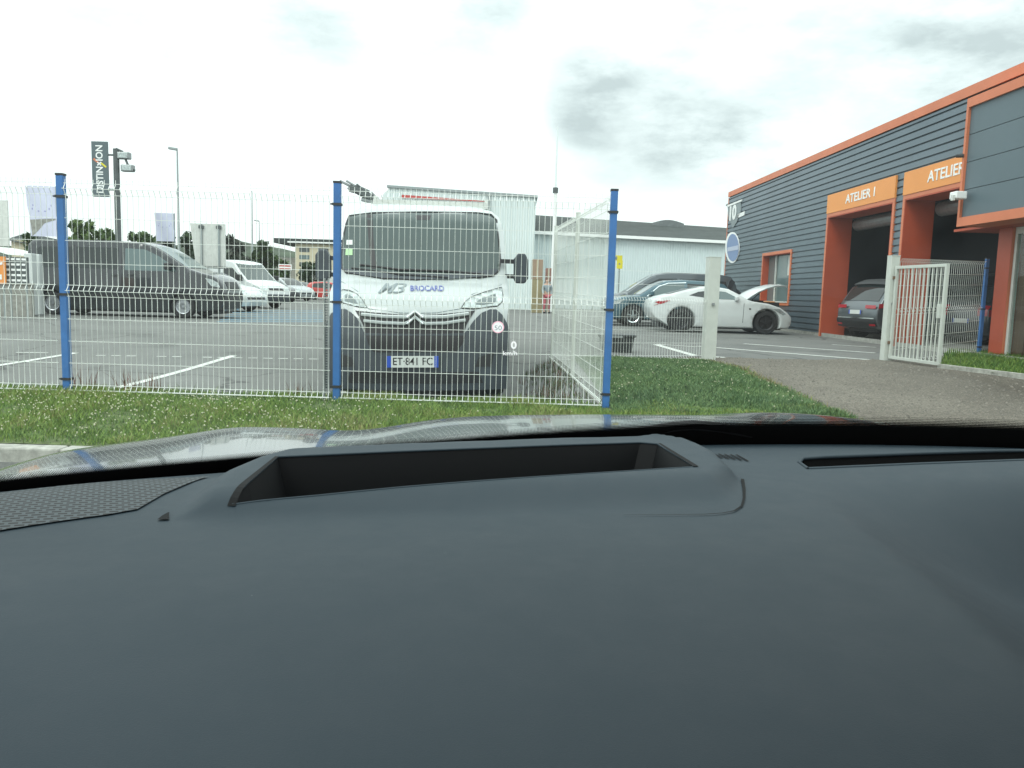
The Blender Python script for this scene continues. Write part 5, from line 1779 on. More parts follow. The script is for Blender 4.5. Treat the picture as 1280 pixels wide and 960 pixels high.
for j in range(8):
    fs.append(((n - 1) * 9 + j, (n - 1) * 9 + j + 1, n * 9 + (n - 1) * 9 + j + 1, n * 9 + (n - 1) * 9 + j))
bn_.add(vs, fs)
bn_.build('raised_bonnet', M['white_paint'], cp, smooth=True, angle=40)
MB().box(2.9 * k, 3.9 * k, -.6, .6, .80, .93).box(3.0 * k, 3.5 * k, -.35, .35, .93, .97).build('engine', M['ink_black'], cp)
MB().tube([(3.0 * k, -.66, .93), (3.35 * k, -.66, 1.27)], .012, 6).build('bonnet_stay', M['ink_black'], cp)
mirror(cp, 2.52 * k, .80, .94, 'white_paint', .9)

# --- grey hatchback in the first bay and dark car in the second
def from_wall(px, py_, xin):
    s_, z = wpx(px, py_, xin)
    return WM @ Vector((xin, s_, 0))
q = from_wall(1070, 395, .35)
hd_ang = math.atan2(DV.y, DV.x) - R(90) + R(14)
gh, wf3 = make_vehicle('parked_car', 'grey hatchback with a pale roof standing in the first workshop bay, tail outward', 'car', (q.x, q.y, ZF), hd_ang, [(.08, .35), (0, .5), (.0, .80), (.10, .98), (.38, 1.40), (.6, 1.56), (1.6, 1.62), (2.2, 1.56), (2.6, 1.40), (3.15, 1.06), (3.7, 1.0), (4.1, .84), (4.3, .6), (4.3, .4), (4.2, .25)], .92, [.75, 3.4], .34, 'grey_paint', zb=.25, belt=1.0, tumble=.26,
    side_win=[('side_window', 'car_glass', [(.60, 1.06), (.85, 1.46), (2.15, 1.48), (2.85, 1.06)], .004, .003), ('tail_lamp', 'lamp_red', [(.04, .84), (.06, .97), (.30, .99), (.30, .90)], .006, .004)],
    glass=[('rear_window', 'car_glass', [(.13, 1.03), (.36, 1.375), (.42, 1.44)], .86, -1, 1, .008), ('tail_lamp', 'lamp_red', [(.0, .84), (.01, .93)], .97, -1, -.5, .012), ('tail_lamp', 'lamp_red', [(.0, .84), (.01, .93)], .97, .5, 1, .012),
           ('rear_bumper', 'black_plastic', [(.07, .34), (0, .5), (0, .56)], .98, -1, 1, .012), ('spoiler', 'silver_paint', [(.36, 1.46), (.42, 1.49), (.7, 1.60)], .84, -1, 1, .02), ('bumper_line', 'chrome', [(.0, .57), (.0, .60)], .9, -1, 1, .014),
           ('reflector', 'lamp_red', [(.05, .40), (.03, .45)], .95, -1, -.72, .03), ('reflector', 'lamp_red', [(.05, .40), (.03, .45)], .95, .72, 1, .03)])
pm = Matrix.Translation((-.045, 0, .74)) @ Matrix(((0, 0, -1, 0), (-1, 0, 0, 0), (0, 1, 0, 0), (0, 0, 0, 1)))
plate(gh, pm, .5, .11)
q = from_wall(1202, 400, 2.2)
dc, _ = hatch('dark car standing in the second workshop bay behind the mesh fence', (q.x, q.y, ZF), hd_ang, 'navy_paint', 4.2, 1.5)
plate(dc, Matrix.Translation((-.03, 0, .62)) @ Matrix(((0, 0, -1, 0), (-1, 0, 0, 0), (0, 1, 0, 0), (0, 0, 0, 1))), .5, .11)

# ------------------------------------------------------------------ the big white van behind the fence
VD = 8.85
vx = at(520, 440, VD).x
VAN = empty('delivery_van', (vx, VD, 0.0), R(3.0), 'big white delivery van facing the camera right behind the wire fence, with roof rack', 'van')
VMX = Matrix.Translation((vx, VD, 0)) @ Matrix.Rotation(R(3.0), 4, 'Z')
VIN = VMX.inverted()
HWV = 1.035
def Fz(x, z):                              # how far the skin lies behind the bumper face
    base = interp(z, [(0, .10), (.15, .03), (.35, .0), (.70, .02), (.92, .07), (1.06, .13), (1.18, .24), (1.30, .47), (1.36, .62), (1.70, .86), (2.10, 1.14), (2.16, 1.22), (2.26, 1.38), (2.34, 1.62), (2.40, 2.1)])
    return base + .20 * abs(x / HWV) ** 2.6
def vfn(x, z, o):
    return (x, Fz(x, z) - o, z)
def vp(px, py):                            # pixel on the van's skin -> (x, z)
    o_ = VIN @ CAM
    d = VIN.to_3x3() @ ray(px, py)
    t = 7.0
    while t < 14:
        p = o_ + d * t
        if p.y > Fz(max(-1.1, min(1.1, p.x)), max(0, p.z)):
            break
        t += .004
    return (p.x, p.z)
# front shell
outl = [(-1.0, .30), (-1.0, .95), (-1.02, 1.10), (-1.02, 1.35), (-1.005, 1.60), (-.975, 1.95), (-.95, 2.10), (-.91, 2.19), (-.82, 2.27), (-.66, 2.325), (-.4, 2.36), (0, 2.375)]
outl = outl + [(-x, z) for x, z in reversed(outl[:-1])]
patch(outl, vfn, 0, (.05, .03)).build('front_shell', M['white_van'], VAN, smooth=True, angle=60)
# body behind: loft backwards
bd = MB()
rings = []
for (yy, kx, kz) in ((0, 1, 1), (.25, 1.015, 1.01), (.9, 1.03, 1.02), (2.4, 1.035, 1.03), (5.2, 1.035, 1.03), (5.3, 1.02, 1.02)):
    rg = []
    for x, z in outl:
        y0_ = Fz(x, z)
        if yy == 0:
            rg.append((x, y0_, z))
        else:
            rg.append((x * kx if abs(x) > .0 else 0, max(y0_ + .02, min(y0_, 1.0) * 0 + y0_ * (1 - min(1, yy / 2.4)) + yy + .3 if yy < 2.4 else yy), z if z < .5 else z * kz))
    rings.append(rg)
n = len(outl)
bd.add([v for r_ in rings for v in r_], [(i * n + j, i * n + j + 1, (i + 1) * n + j + 1, (i + 1) * n + j) for i in range(len(rings) - 1) for j in range(n - 1)])
bd.add(rings[-1], [tuple(range(n))])
bd.build('body', M['white_van'], VAN, smooth=True, angle=50)
MB().box(-.88, .88, .5, 5.2, .22, .55).build('underbody', M['black_plastic'], VAN)
def vpatch(name, m, pxs, off=.006, th=.012, step=(.06, .04), bevel=0, parent=None, smooth=True):
    pl = [vp(*q_) for q_ in pxs]
    return patch(pl, vfn, th, step, off).build(name, M[m] if isinstance(m, str) else m, parent or VAN, smooth=smooth, angle=50)
ws = vpatch('windscreen', 'van_glass', [(437.5, 270.5), (446, 268.3), (466, 267), (530, 266), (597, 267), (613, 269), (619.5, 275), (622, 296), (624.5, 326), (623, 337), (617, 343.5), (600, 346), (560, 349), (520, 349), (480, 347.5), (452, 344), (433, 340), (428.6, 335), (428, 318), (430, 298), (433.5, 280)], .016, .02, step=(.05, .03))
vpatch('scuttle', 'bumper', [(429, 335), (452, 338.5), (480, 341.5), (520, 342.5), (560, 342), (600, 339), (618, 335.5), (622, 337.5), (617, 343.3), (600, 345.8), (560, 348.8), (520, 348.8), (480, 347.3), (452, 343.8), (433, 339.8)], .022, .006)
# glass edge rubber
wp_ = [vp(*q_) for q_ in [(437, 270), (466, 266.4), (530, 265.4), (597, 266.4), (614, 268.5), (620.5, 275), (625.3, 326), (623.5, 338), (617, 344.3), (600, 346.8), (520, 349.8), (480, 348.3), (433, 340.8), (427.6, 335), (427.2, 318), (429.4, 298), (433, 280), (437, 270)]]
rb = MB()
rb.tube([vfn(a, b_, .012) for a, b_ in wp_], .012, 6)
rb.build('screen_rubber', M['ink_black'], VAN)
st_ = vpatch('windscreen_sticker', 'plate_white', [(433.5, 300), (441, 300), (441, 306), (433, 306)], .020, .003, parent=ws)
vpatch('windscreen_sticker', mat('sticker_green', (.35, .55, .30), .5), [(432.6, 311), (441, 311), (441, 319), (432, 319)], .020, .003, parent=ws)
# the cab interior seen faintly: dark upright of the partition
vpatch('partition_strip', 'ink_black', [(459, 268), (466, 268), (467, 300), (471, 336), (464, 336), (461, 300)], .0195, .002, parent=ws)
wi = MB()
wi.tube([vfn(*vp(605, 343), .03), vfn(*vp(560, 339), .035), vfn(*vp(500, 337), .035), vfn(*vp(450, 331), .03)], .012, 6)
wi.tube([vfn(*vp(560, 347), .03), vfn(*vp(500, 343), .035), vfn(*vp(440, 335), .03)], .010, 6)
wi.build('wiper', M['ink_black'], VAN)
mr_ = vpatch('rear_view_mirror', 'ink_black', [(519, 269), (539, 269), (537, 275), (521, 275)], .0195, .002, parent=ws)
# bonnet shut line
bl = MB()
bl.tube([vfn(*vp(*q_), .002) for q_ in [(427, 352), (447, 364), (461, 386), (500, 391), (519, 391.5), (545, 391), (575, 386), (590, 368), (627, 356)]], .005, 5)
bl.build('bonnet_gap', M['ink_grey'], VAN)
# head lamps
for pl in ([(577, 385), (581, 378), (589.5, 371), (606, 365), (627, 359), (628.5, 368), (627.5, 377), (621.6, 382.5), (608, 384), (592, 386)], [(428, 362), (437, 363), (446, 367.5), (453, 375), (459, 384.5), (448, 383.5), (436, 380.5), (427, 378)]):
    h_ = vpatch('headlamp', 'lamp_clear', pl, .012, .02)
    c_ = Vector((sum(a for a, _ in pl) / len(pl), sum(b for _, b in pl) / len(pl)))
    inner = [tuple(c_ + (Vector(q_) - c_) * .5 + Vector((3 if c_.x > 500 else -3, 0))) for q_ in pl]
    vpatch('lamp_lens', mat('lamp_dark', (.16, .19, .19), .15, metal=.4), inner, .016, .006, parent=h_)
    ln = MB().tube([vfn(*vp(*q_), .006) for q_ in pl + [pl[0]]], .007, 5)
    ln.build('lamp_edge', M['ink_black'], h_)
# bumper: dark lower front with rounded shoulders
low = [(404, 486), (402.5, 440), (404, 404), (410, 392), (420, 386), (430, 386.5), (440, 393), (448, 403), (453, 414), (456, 416), (480, 417), (519, 417.5), (558, 417), (580, 416), (583, 413), (592, 400), (601, 391), (612, 386.5), (620, 386.5), (628, 393), (634, 403), (637.5, 412), (637.5, 450), (636.5, 486)]
_ = vp
def vpx(px, py, ref=.0):                   # like vp but keeps the sides of the wide bumper
    x, z = vp(px, py)
    return x, z
bpoly = []
for (a, b_) in low:
    t = (a - 520) / (117.5)
    bpoly.append((max(-1.03, min(1.03, t * 1.03)), vp(min(max(a, 425), 615), b_)[1]))
def bfn(x, z, o):
    k_ = 1 - sst(.75, 1.2, z) * 0
    return (x, Fz(x, z) - o + .0, z)
bmp = patch(bpoly, bfn, .09, (.06, .05), .035).build('bumper', M['bumper'], VAN, smooth=True, angle=50)
vpatch('lower_grille', 'ink_black', [(458, 419), (582, 419), (578, 430), (570, 440), (468, 440), (461, 430)], .038, .004, parent=bmp)
vpatch('lower_intake', 'black_plastic', [(440, 464), (598, 464), (604, 478), (434, 478)], .040, .006, parent=bmp)
for pl in ([(420, 440), (440, 446), (444, 458), (424, 458)], [(618, 440), (598, 446), (594, 458), (614, 458)]):
    vpatch('fog_lamp_pocket', 'black_plastic', pl, .040, .006, parent=bmp)
# upper grille band with the two bright bars and the double chevron
gr = vpatch('grille', 'ink_black', [(444, 388), (462, 390), (500, 393), (519, 393.5), (545, 393), (578, 390), (594, 388), (590, 394), (583, 406), (580, 417), (519, 418), (457, 417), (454, 406), (449, 396)], .012, .012)
def bar(pts, r, m, parent, out=.025):
    b = MB()
    b.tube([vfn(*vp(*q_), out) for q_ in pts], r, 6)
    return b.build('grille_bar', M[m], parent)
bar([(452, 393), (480, 395.5), (508, 396.5), (513, 394), (519, 388.5), (525, 394), (531, 396.5), (556, 396), (586, 392)], .021, 'white_van', gr)
bar([(455, 401), (480, 403.5), (506, 404.5), (512, 402), (519, 395.8), (526, 402), (532, 404.5), (556, 404), (582, 400)], .019, 'white_van', gr)
bar([(509, 397), (519, 389.3), (529, 397)], .013, 'chrome', gr, .045)
bar([(509, 405), (519, 396.8), (529, 405)], .013, 'chrome', gr, .045)
vpatch('wing_panel', 'white_van', [(428, 381), (440, 384), (458, 388), (452, 400), (446, 397), (440, 391), (430, 385)], .010, .01)
# writing on the bonnet
def vplane(px, py, out=.0):
    a = Vector(vfn(*vp(px, py), out))
    b_ = Vector(vfn(*vp(px + 6, py), out))
    c_ = Vector(vfn(*vp(px, py - 6), out))
    return a, (b_ - a).normalized(), (c_ - a).normalized()
def vtext(s, px0, px1, py, size, m, name='lettering', shear=0, bold=.0):
    a, ex, ey = vplane((px0 + px1) / 2, py, .012)
    size = size * (Vector(vfn(*vp((px0 + px1) / 2, py - 6), 0)) - Vector(vfn(*vp((px0 + px1) / 2, py), 0))).length / 6 * 1.42
    ey = (ey - ex * ex.dot(ey)).normalized()
    o = text(name, s, size, m, VAN, Matrix.Identity(4), .001, bold)
    w_ = max(v.co.x for v in o.data.vertices) - min(v.co.x for v in o.data.vertices)
    W2 = (Vector(vfn(*vp(px1, py), 0)) - Vector(vfn(*vp(px0, py), 0))).length
    o.data.transform(Matrix(((W2 / w_, shear, 0, 0), (0, 1, 0, 0), (0, 0, 1, 0), (0, 0, 0, 1))))
    o.data.transform(basis(a, ex, ey))
    return o
vtext('BROCARD', 513, 555, 360.5, 6.2, M['ink_blue'], bold=.003)
vtext('M', 477, 493, 360.5, 11, M['ink_grey'], 'logo_letter', .25, .012)
vtext('3', 493, 507, 360.5, 12, M['ink_grey'], 'logo_letter', .2, -.002)
pm_ = vplane(516.5, 451.5, .05)
ey = (pm_[2] - pm_[1] * pm_[1].dot(pm_[2])).normalized()
plate(VAN, basis(Vector(pm_[0]) + Vector((0, -.02, 0)), pm_[1], ey), .56, .125, 'ET\u00B7841 FC', .115)
# mirrors
for (a, b_, yb0, yb1, sg) in ((395, 413.5, 312, 351, -1), (641.5, 661, 317, 354, 1)):
    D_ = VD + .95
    p0, p1 = VIN @ at(a, yb1, D_), VIN @ at(b_, yb0, D_)
    mm = MB()
    n_ = 8
    ring = []
    x0_, x1_, z0_, z1_ = p0.x, p1.x, p0.z, p1.z
    pl = [(x0_ + .03, z0_), (x1_ - .04, z0_ + .0), (x1_, z0_ + .06), (x1_ - .005, z1_ - .08), (x1_ - .05, z1_), (x0_ + .05, z1_), (x0_, z1_ - .07), (x0_ + .005, z0_ + .05)]
    mm.prism(pl, lambda q1, q2, o_: (q1, p0.y + o_, q2), -.07, .08)
    wm_ = mm.build('wing_mirror', M['bumper'], VAN, bevel=.02, seg=3)
    am = MB()
    xin = -.94 if sg < 0 else .94
    xo = x1_ - .02 if sg < 0 else x0_ + .02
    for z in (z0_ + .08, z1_ - .10):
        am.box(min(xin, xo), max(xin, xo), p0.y - .02, p0.y + .03, z - .025, z + .025)
    am.build('mirror_arm', M['black_plastic'], wm_)
# wheels
for x in (-.9, .9):
    w9 = wheel(VAN, 0, 0, .34, .22, 1, 'dark_rim')
    w_ = w9
    w_.rotation_euler = (0, 0, R(90 if x < 0 else -90))
    w_.location = (x, 1.05, .34)
# roof rack with pipes
RKY = 1.75
rl, rr = VIN @ at(467, 256, VD + RKY), VIN @ at(610, 257, VD + RKY)
rz0 = (rl.z + rr.z) / 2
rk = MB()
rk.box(rl.x, rr.x, RKY - .03, RKY + .03, rz0 - .03, rz0 + .05)
rk.box(rl.x, rr.x, RKY + 1.2, RKY + 1.26, rz0 - .01, rz0 + .05).box(rl.x, rr.x, RKY + 2.6, RKY + 2.66, rz0 - .01, rz0 + .05)
rk.box(rl.x, rl.x + .04, RKY + .03, RKY + 3, rz0 - .01, rz0 + .10).box(rr.x - .04, rr.x, RKY + .03, RKY + 3, rz0 - .01, rz0 + .10)
for i in range(9):
    x = rl.x + (rr.x - rl.x) * i / 8
    rk.box(x - .012, x + .012, RKY - .02, RKY + .02, rz0 - .10, rz0 - .031)
rko = rk.build('roof_rack', M['offwhite'], VAN)
MB().tube([(rl.x, RKY - .06, rz0 - .075), (rr.x, RKY - .06, rz0 - .10)], .035, 8).build('rack_roller', M['galv'], rko)
# hoisting gear / pipes pointing up to the left
pb = empty('folded_stand', (VMX @ Vector((rl.x, RKY + .3, rz0 + .08))), R(3), 'folded dark metal stand with two rods on the roof rack of the big van', 'stand')
D_ = VD + RKY + .3
o0 = VMX @ Vector((rl.x, RKY + .3, rz0 + .08))
def rel(px, py, dd_=0): 
    v = at(px, py, D_ + dd_) - o0
    return Matrix.Rotation(-R(3), 3, 'Z') @ v
b1 = MB()
b1.tube([rel(425, 226), rel(446, 237)], .016, 6).tube([rel(433, 226), rel(450, 236)], .014, 6)
b1.build('rod', M['galv'], pb)
b2 = MB()
b2.tube([rel(437, 235), rel(447, 238), rel(463, 247)], .05, 6).tube([rel(444, 233.5), rel(461, 241)], .035, 6).tube([rel(456, 242), rel(472, 251)], .03, 6)
for (a, b_) in ((438, 235), (446, 234), (453, 239), (459, 244), (464, 247)):
    b2.tube([rel(a - 2, b_ + 2.5), rel(a + 2.5, b_ - 3)], .03, 6)
b2.build('clamp_body', M['dark_steel'], pb)
b3 = MB()
b3.tube([rel(452, 249), rel(470, 253)], .028, 6).tube([rel(464, 240), rel(474, 250)], .012, 5)
b3.build('foot', M['galv'], pb)
# bolts: small red/white object under bumper
p_ = onground(431, 489)
q_ = MB().box(-.05, .05, -.05, .05, 0, .07).build('white_stone', M['concrete'], None, bevel=.025, seg=3)
q_.location = at(428, 484, FY + .25)
q_.location.z = gz(q_.location.x, q_.location.y)
tag(q_, 'small pale stone lying at the foot of the middle blue post', 'stone')

# ------------------------------------------------------------------ person by the boxes
def person():
    base = at(683, 387, 41.5)
    e = empty('person', (base.x, 41.5, ZF), R(10), 'person in grey top and red trousers standing by the cardboard boxes at the warehouse', 'person')
    def skin(name, verts, edges, rad, m, root=0):
        me = bpy.data.meshes.new(name)
        me.from_pydata(verts, edges, [])
        o = bpy.data.objects.new(name, me)
        COL.objects.link(o)
        md = o.modifiers.new('skin', 'SKIN')
        for i, r_ in enumerate(rad):
            me.skin_vertices[0].data[i].radius = (r_, r_ * .85)
        me.skin_vertices[0].data[root].use_root = True
        sb = o.modifiers.new('sub', 'SUBSURF')
        sb.levels = sb.render_levels = 1
        dg = bpy.context.evaluated_depsgraph_get()
        m2 = bpy.data.meshes.new_from_object(o.evaluated_get(dg))
        bpy.data.objects.remove(o)
        m2.name = name
        m2.materials.clear()
        return link(name, m2, m, e, smooth=True, angle=180)
    V = [(0, 0, .95), (0, 0, 1.2), (0, 0, 1.42), (0, 0, 1.52), (0, -.02, 1.62), (0, -.02, 1.74), (-.19, 0, 1.42), (-.25, -.02, 1.15), (-.20, -.18, .98), (-.19, -.24, .93), (.19, 0, 1.42), (.26, -.02, 1.15), (.22, -.16, .95), (.21, -.22, .90),
         (-.10, 0, .88), (-.12, -.03, .50), (-.13, 0, .09), (-.13, -.13, .04), (.10, 0, .88), (.12, .04, .50), (.13, .10, .09), (.13, -.04, .04)]
    E = [(0, 1), (1, 2), (2, 3), (3, 4), (4, 5), (2, 6), (6, 7), (7, 8), (8, 9), (2, 10), (10, 11), (11, 12), (12, 13), (0, 14), (14, 15), (15, 16), (16, 17), (0, 18), (18, 19), (19, 20), (20, 21)]
    Rr = [.15, .14, .16, .06, .095, .085, .07, .05, .04, .035, .07, .05, .04, .035, .10, .07, .045, .04, .10, .07, .045, .04]
    skin('body', V, E, Rr, M['skin'])
    skin('jacket', [V[i] for i in (0, 1, 2, 6, 7, 8, 10, 11, 12)], [(0, 1), (1, 2), (2, 3), (3, 4), (4, 5), (2, 6), (6, 7), (7, 8)], [.17, .16, .18, .085, .065, .05, .085, .065, .05], M['cloth_grey'])
    skin('trousers', [(0, 0, .97), V[14], V[15], (-.13, 0, .14), V[18], V[19], (.13, .09, .14)], [(0, 1), (1, 2), (2, 3), (0, 4), (4, 5), (5, 6)], [.165, .115, .085, .07, .115, .085, .07], M['cloth_red'])
    skin('hair', [(0, .01, 1.66), (0, .0, 1.76)], [(0, 1)], [.098, .085], M['hair'])
    for x, y in ((-.13, -.06), (.13, .04)):
        MB().box(x - .05, x + .05, y - .16, y + .10, 0, .09).build('shoe', M['ink_black'], e, bevel=.02)
person()
# ------------------------------------------------------------------ the car the photograph is taken from
YAW = R(15)
OWN = empty('own_car', (0, 0, 0), YAW, 'dark grey car seen from its driver seat, wide dashboard and windscreen in the foreground', 'car')
OI = Matrix.Rotation(-YAW, 4, 'Z')
ZD = CAMZ - .170                          # general level of the dashboard top
UC = .42                                  # middle of the car
def lp(px, py, z=ZD):
    d = ray(px, py)
    t = (z - CAM.z) / d.z
    p = OI @ (CAM + d * t)
    return (p.x, p.y)
def edge_v(u): return .86 - .33 * (u - UC) ** 2        # far edge of the dashboard
# hood over the display opening: outline (raised cover)
ZH_ = ZD + .012
cover = [lp(208, 652), lp(225, 630), lp(255, 603), lp(300, 584), lp(345, 571.5), lp(500, 564), lp(700, 556.5), lp(822, 553.5), lp(860, 562), lp(895, 578), lp(925, 599), lp(929, 622), lp(924, 636), lp(905, 643), lp(870, 645), lp(790, 645.5), lp(560, 650), lp(350, 653)]
openg = [lp(290, 622, ZH_), lp(310, 606, ZH_), lp(347, 573.5, ZH_), lp(500, 566.5, ZH_), lp(700, 558.5, ZH_), lp(800, 555.2, ZH_), lp(822, 557, ZH_), lp(869, 586, ZH_), lp(700, 597, ZH_), lp(500, 609, ZH_), lp(400, 615.5, ZH_)]
print('cover', [tuple(round(c, 3) for c in p) for p in cover])
print('open', [tuple(round(c, 3) for c in p) for p in openg])
def sdist(U, V, poly):
    """signed distance, positive inside; numpy"""
    P = np.array(poly)
    Q = np.roll(P, -1, axis=0)
    dmin = np.full(U.shape, 1e9)
    inside = np.zeros(U.shape, bool)
    for (ax, ay), (bx, by) in zip(P, Q):
        ex, ey = bx - ax, by - ay
        t = np.clip(((U - ax) * ex + (V - ay) * ey) / (ex * ex + ey * ey), 0, 1)
        dmin = np.minimum(dmin, np.hypot(U - ax - t * ex, V - ay - t * ey))
        c = ((ay > V) != (by > V)) & (U < (bx - ax) * (V - ay) / (by - ay + 1e-12) + ax)
        inside ^= c
    return np.where(inside, dmin, -dmin)
def sm(a, b, x):
    t = np.clip((x - a) / (b - a), 0, 1)
    return t * t * (3 - 2 * t)
cr0, cr1 = lp(980, 592), lp(1262, 790)    # crease of the passenger side
def dashz(U, V):
    z = np.full(U.shape, ZD)
    z = z - sm(.36, .02, V) * .05 * (np.clip(.36 - V, 0, 1) / .3) - .015 * sm(.50, .2, V)
    s = sdist(U, V, cover)
    fade = sm(cover[-1][1] - .004, cover[-1][1] + .06, V)           # the front of the cover melts into the dashboard
    right = sm(cover[9][0] - .06, cover[9][0], U)
    wl = .030 * (1 - right) + .007 * right
    rise = .014 * sm(0, 1, s / wl) * np.maximum(fade, right * .75)
    z = z + rise
    # left of the cover the speaker shelf lies lower
    z = z + .003 * sm(-.05, -.2, U) * sm(.5, .65, V)
    # passenger side falls away behind a soft crease
    ex, ey = cr1[0] - cr0[0], cr1[1] - cr0[1]
    n = math.hypot(ex, ey)
    dd_ = ((U - cr0[0]) * ey - (V - cr0[1]) * ex) / n                # >0 to the right of the crease when looking forward
    dd_ = dd_ if ey * 1 - ex * 0 > 0 else -dd_
    z = z - .45 * (np.sqrt(dd_ ** 2 + .010 ** 2) + dd_) / 2 * sm(.66, .48, V)
    # falls to the far edge, and a low swell
    ev = .86 - .33 * (U - UC) ** 2
    z = z - .004 * sm(.05, 0, ev - V) * (1 - sm(0, .01, s)) + .003 * np.sin(U * 5 + 1) * sm(.6, .3, V)
    return z
def dz1(u, v): return float(dashz(np.array([u]), np.array([v]))[0])

U0, U1, V0 = -.50, 1.25, -.02
us = list(np.arange(U0, U1 + .001, .006))
vsn = np.linspace(0, 1, 150)
UU, VV = np.meshgrid(us, vsn)
EV = .86 - .33 * (UU - UC) ** 2
VV = V0 + (EV - V0) * VV
bm = bmesh.new()
grid = [[bm.verts.new((float(UU[j, i]), float(VV[j, i]), 0)) for i in range(len(us))] for j in range(150)]
for j in range(149):
    for i in range(len(us) - 1):
        bm.faces.new((grid[j][i], grid[j][i + 1], grid[j + 1][i + 1], grid[j + 1][i]))
slot = [lp(1010, 586), lp(999, 578), lp(1003, 573), lp(1030, 571), lp(1150, 566.5), lp(1330, 561), lp(1330, 573.5), lp(1150, 580)]
def cut_hole(bm, poly):
    area = sum(poly[i][0] * poly[(i + 1) % len(poly)][1] - poly[(i + 1) % len(poly)][0] * poly[i][1] for i in range(len(poly)))
    xs_, ys_ = [p[0] for p in poly], [p[1] for p in poly]
    m = .012
    def near(f):
        c = f.calc_center_median()
        return min(xs_) - m < c.x < max(xs_) + m and min(ys_) - m < c.y < max(ys_) + m
    for i in range(len(poly)):
        a, b_ = Vector(poly[i]), Vector(poly[(i + 1) % len(poly)])
        d = b_ - a
        fs = [f for f in bm.faces if near(f)]
        fs = [f for f in fs if ((f.calc_center_median().xy - (a + b_) / 2).length < d.length / 2 + .03)]
        g = list({v for f in fs for v in f.verts}) + list({e for f in fs for e in f.edges}) + fs
        bmesh.ops.bisect_plane(bm, geom=g, plane_co=(a.x, a.y, 0), plane_no=(-d.y, d.x, 0), dist=1e-6)
    fl = [f for f in bm.faces if near(f)]
    c = np.array([[f.calc_center_median().x, f.calc_center_median().y] for f in fl])
    s = sdist(c[:, 0], c[:, 1], poly)
    bmesh.ops.delete(bm, geom=[f for f, q in zip(fl, s) if q > 0], context='FACES')
cut_hole(bm, openg)
cut_hole(bm, slot)
arr = np.array([[v.co.x, v.co.y] for v in bm.verts])
Z = dashz(arr[:, 0], arr[:, 1])
for v, z in zip(bm.verts, Z):
    v.co.z = float(z)
me = bpy.data.meshes.new('dashboard')
bm.to_mesh(me)
bm.free()
def dash_mat():
    m = mat('soft_dashboard', (.020, .033, .042), .62, spec=.32)
    t = m.node_tree
    b = t.nodes['Principled BSDF']
    c = N('ShaderNodeTexCoord', t)
    n1 = N('ShaderNodeTexNoise', t)
    n1.inputs['Scale'].default_value = 1400
    n1.inputs['Detail'].default_value = 2
    L(c.outputs['Object'], n1.inputs['Vector'], t)
    bp = N('ShaderNodeBump', t)
    bp.inputs['Strength'].default_value = .25
    bp.inputs['Distance'].default_value = .0006
    L(n1.outputs['Fac'], bp.inputs['Height'], t)
    L(bp.outputs[0], b.inputs['Normal'], t)
    n2 = N('ShaderNodeTexNoise', t)
    n2.inputs['Scale'].default_value = 30
    n2.inputs['Detail'].default_value = 7
    n2.inputs['Roughness'].default_value = .7
    L(c.outputs['Object'], n2.inputs['Vector'], t)
    mr_ = N('ShaderNodeMapRange', t)
    mr_.inputs['From Min'].default_value = .35
    mr_.inputs['From Max'].default_value = .65
    mr_.inputs['To Min'].default_value = .58
    mr_.inputs['To Max'].default_value = .64
    L(n2.outputs['Fac'], mr_.inputs['Value'], t)
    L(mr_.outputs[0], b.inputs['Roughness'], t)
    # dust: a few pale specks
    v = N('ShaderNodeTexVoronoi', t)
    v.inputs['Scale'].default_value = 42
    L(c.outputs['Object'], v.inputs['Vector'], t)
    lt = math_node('LESS_THAN', v.outputs['Distance'], .022, tree=t)
    sp = N('ShaderNodeSeparateColor', t)
    L(v.outputs['Color'], sp.inputs[0], t)
    gt = math_node('GREATER_THAN', sp.outputs[0], .86, tree=t)
    k = math_node('MULTIPLY', math_node('MULTIPLY', lt, gt, tree=t), .5, tree=t)
    mixc = N('ShaderNodeMix', t, data_type='RGBA')
    L(k, mixc.inputs['Factor'], t)
    r = N('ShaderNodeValToRGB', t)
    r.color_ramp.elements[0].position = .3
    r.color_ramp.elements[1].position = .72
    r.color_ramp.elements[0].color = (.0175, .0315, .042, 1)
    r.color_ramp.elements[1].color = (.0205, .0355, .0465, 1)
    L(n2.outputs['Fac'], r.inputs[0], t)
    L(r.outputs[0], mixc.inputs['A'], t)
    mixc.inputs['B'].default_value = (.22, .24, .24, 1)
    L(mixc.outputs['Result'], b.inputs['Base Color'], t)
    return m
M['dash'] = dash_mat()
M['dash_black'] = mat('matt_black_trim', (.006, .0065, .007), .8, spec=.2)
M['dash_well'] = mat('display_well_plastic', (.007, .008, .009), .6, spec=.3)
dash = link('dashboard', me, M['dash'], OWN, smooth=True, angle=60)
# display well
def well(poly, depth, name, m, inset=.02, zoff=0):
    n = len(poly)
    cu, cv = sum(p[0] for p in poly) / n, sum(p[1] for p in poly) / n
    top = [(u, v, dz1(u, v) - .0005) for u, v in poly]
    # denser sides follow the surface
    vs, fs = list(top), []
    bot = [(u + (cu - u) * inset, v + (cv - v) * inset, ZD - depth) for u, v in poly]
    vs += bot
    fs = [(i, (i + 1) % n, n + (i + 1) % n, n + i) for i in range(n)] + [tuple(range(n, 2 * n))]
    return MB().add(vs, fs).build(name, m, dash)
well(openg, .075, 'display_well', M['dash_well'], .10)
well(slot, .05, 'demister_slot', M['dash_black'], .02)
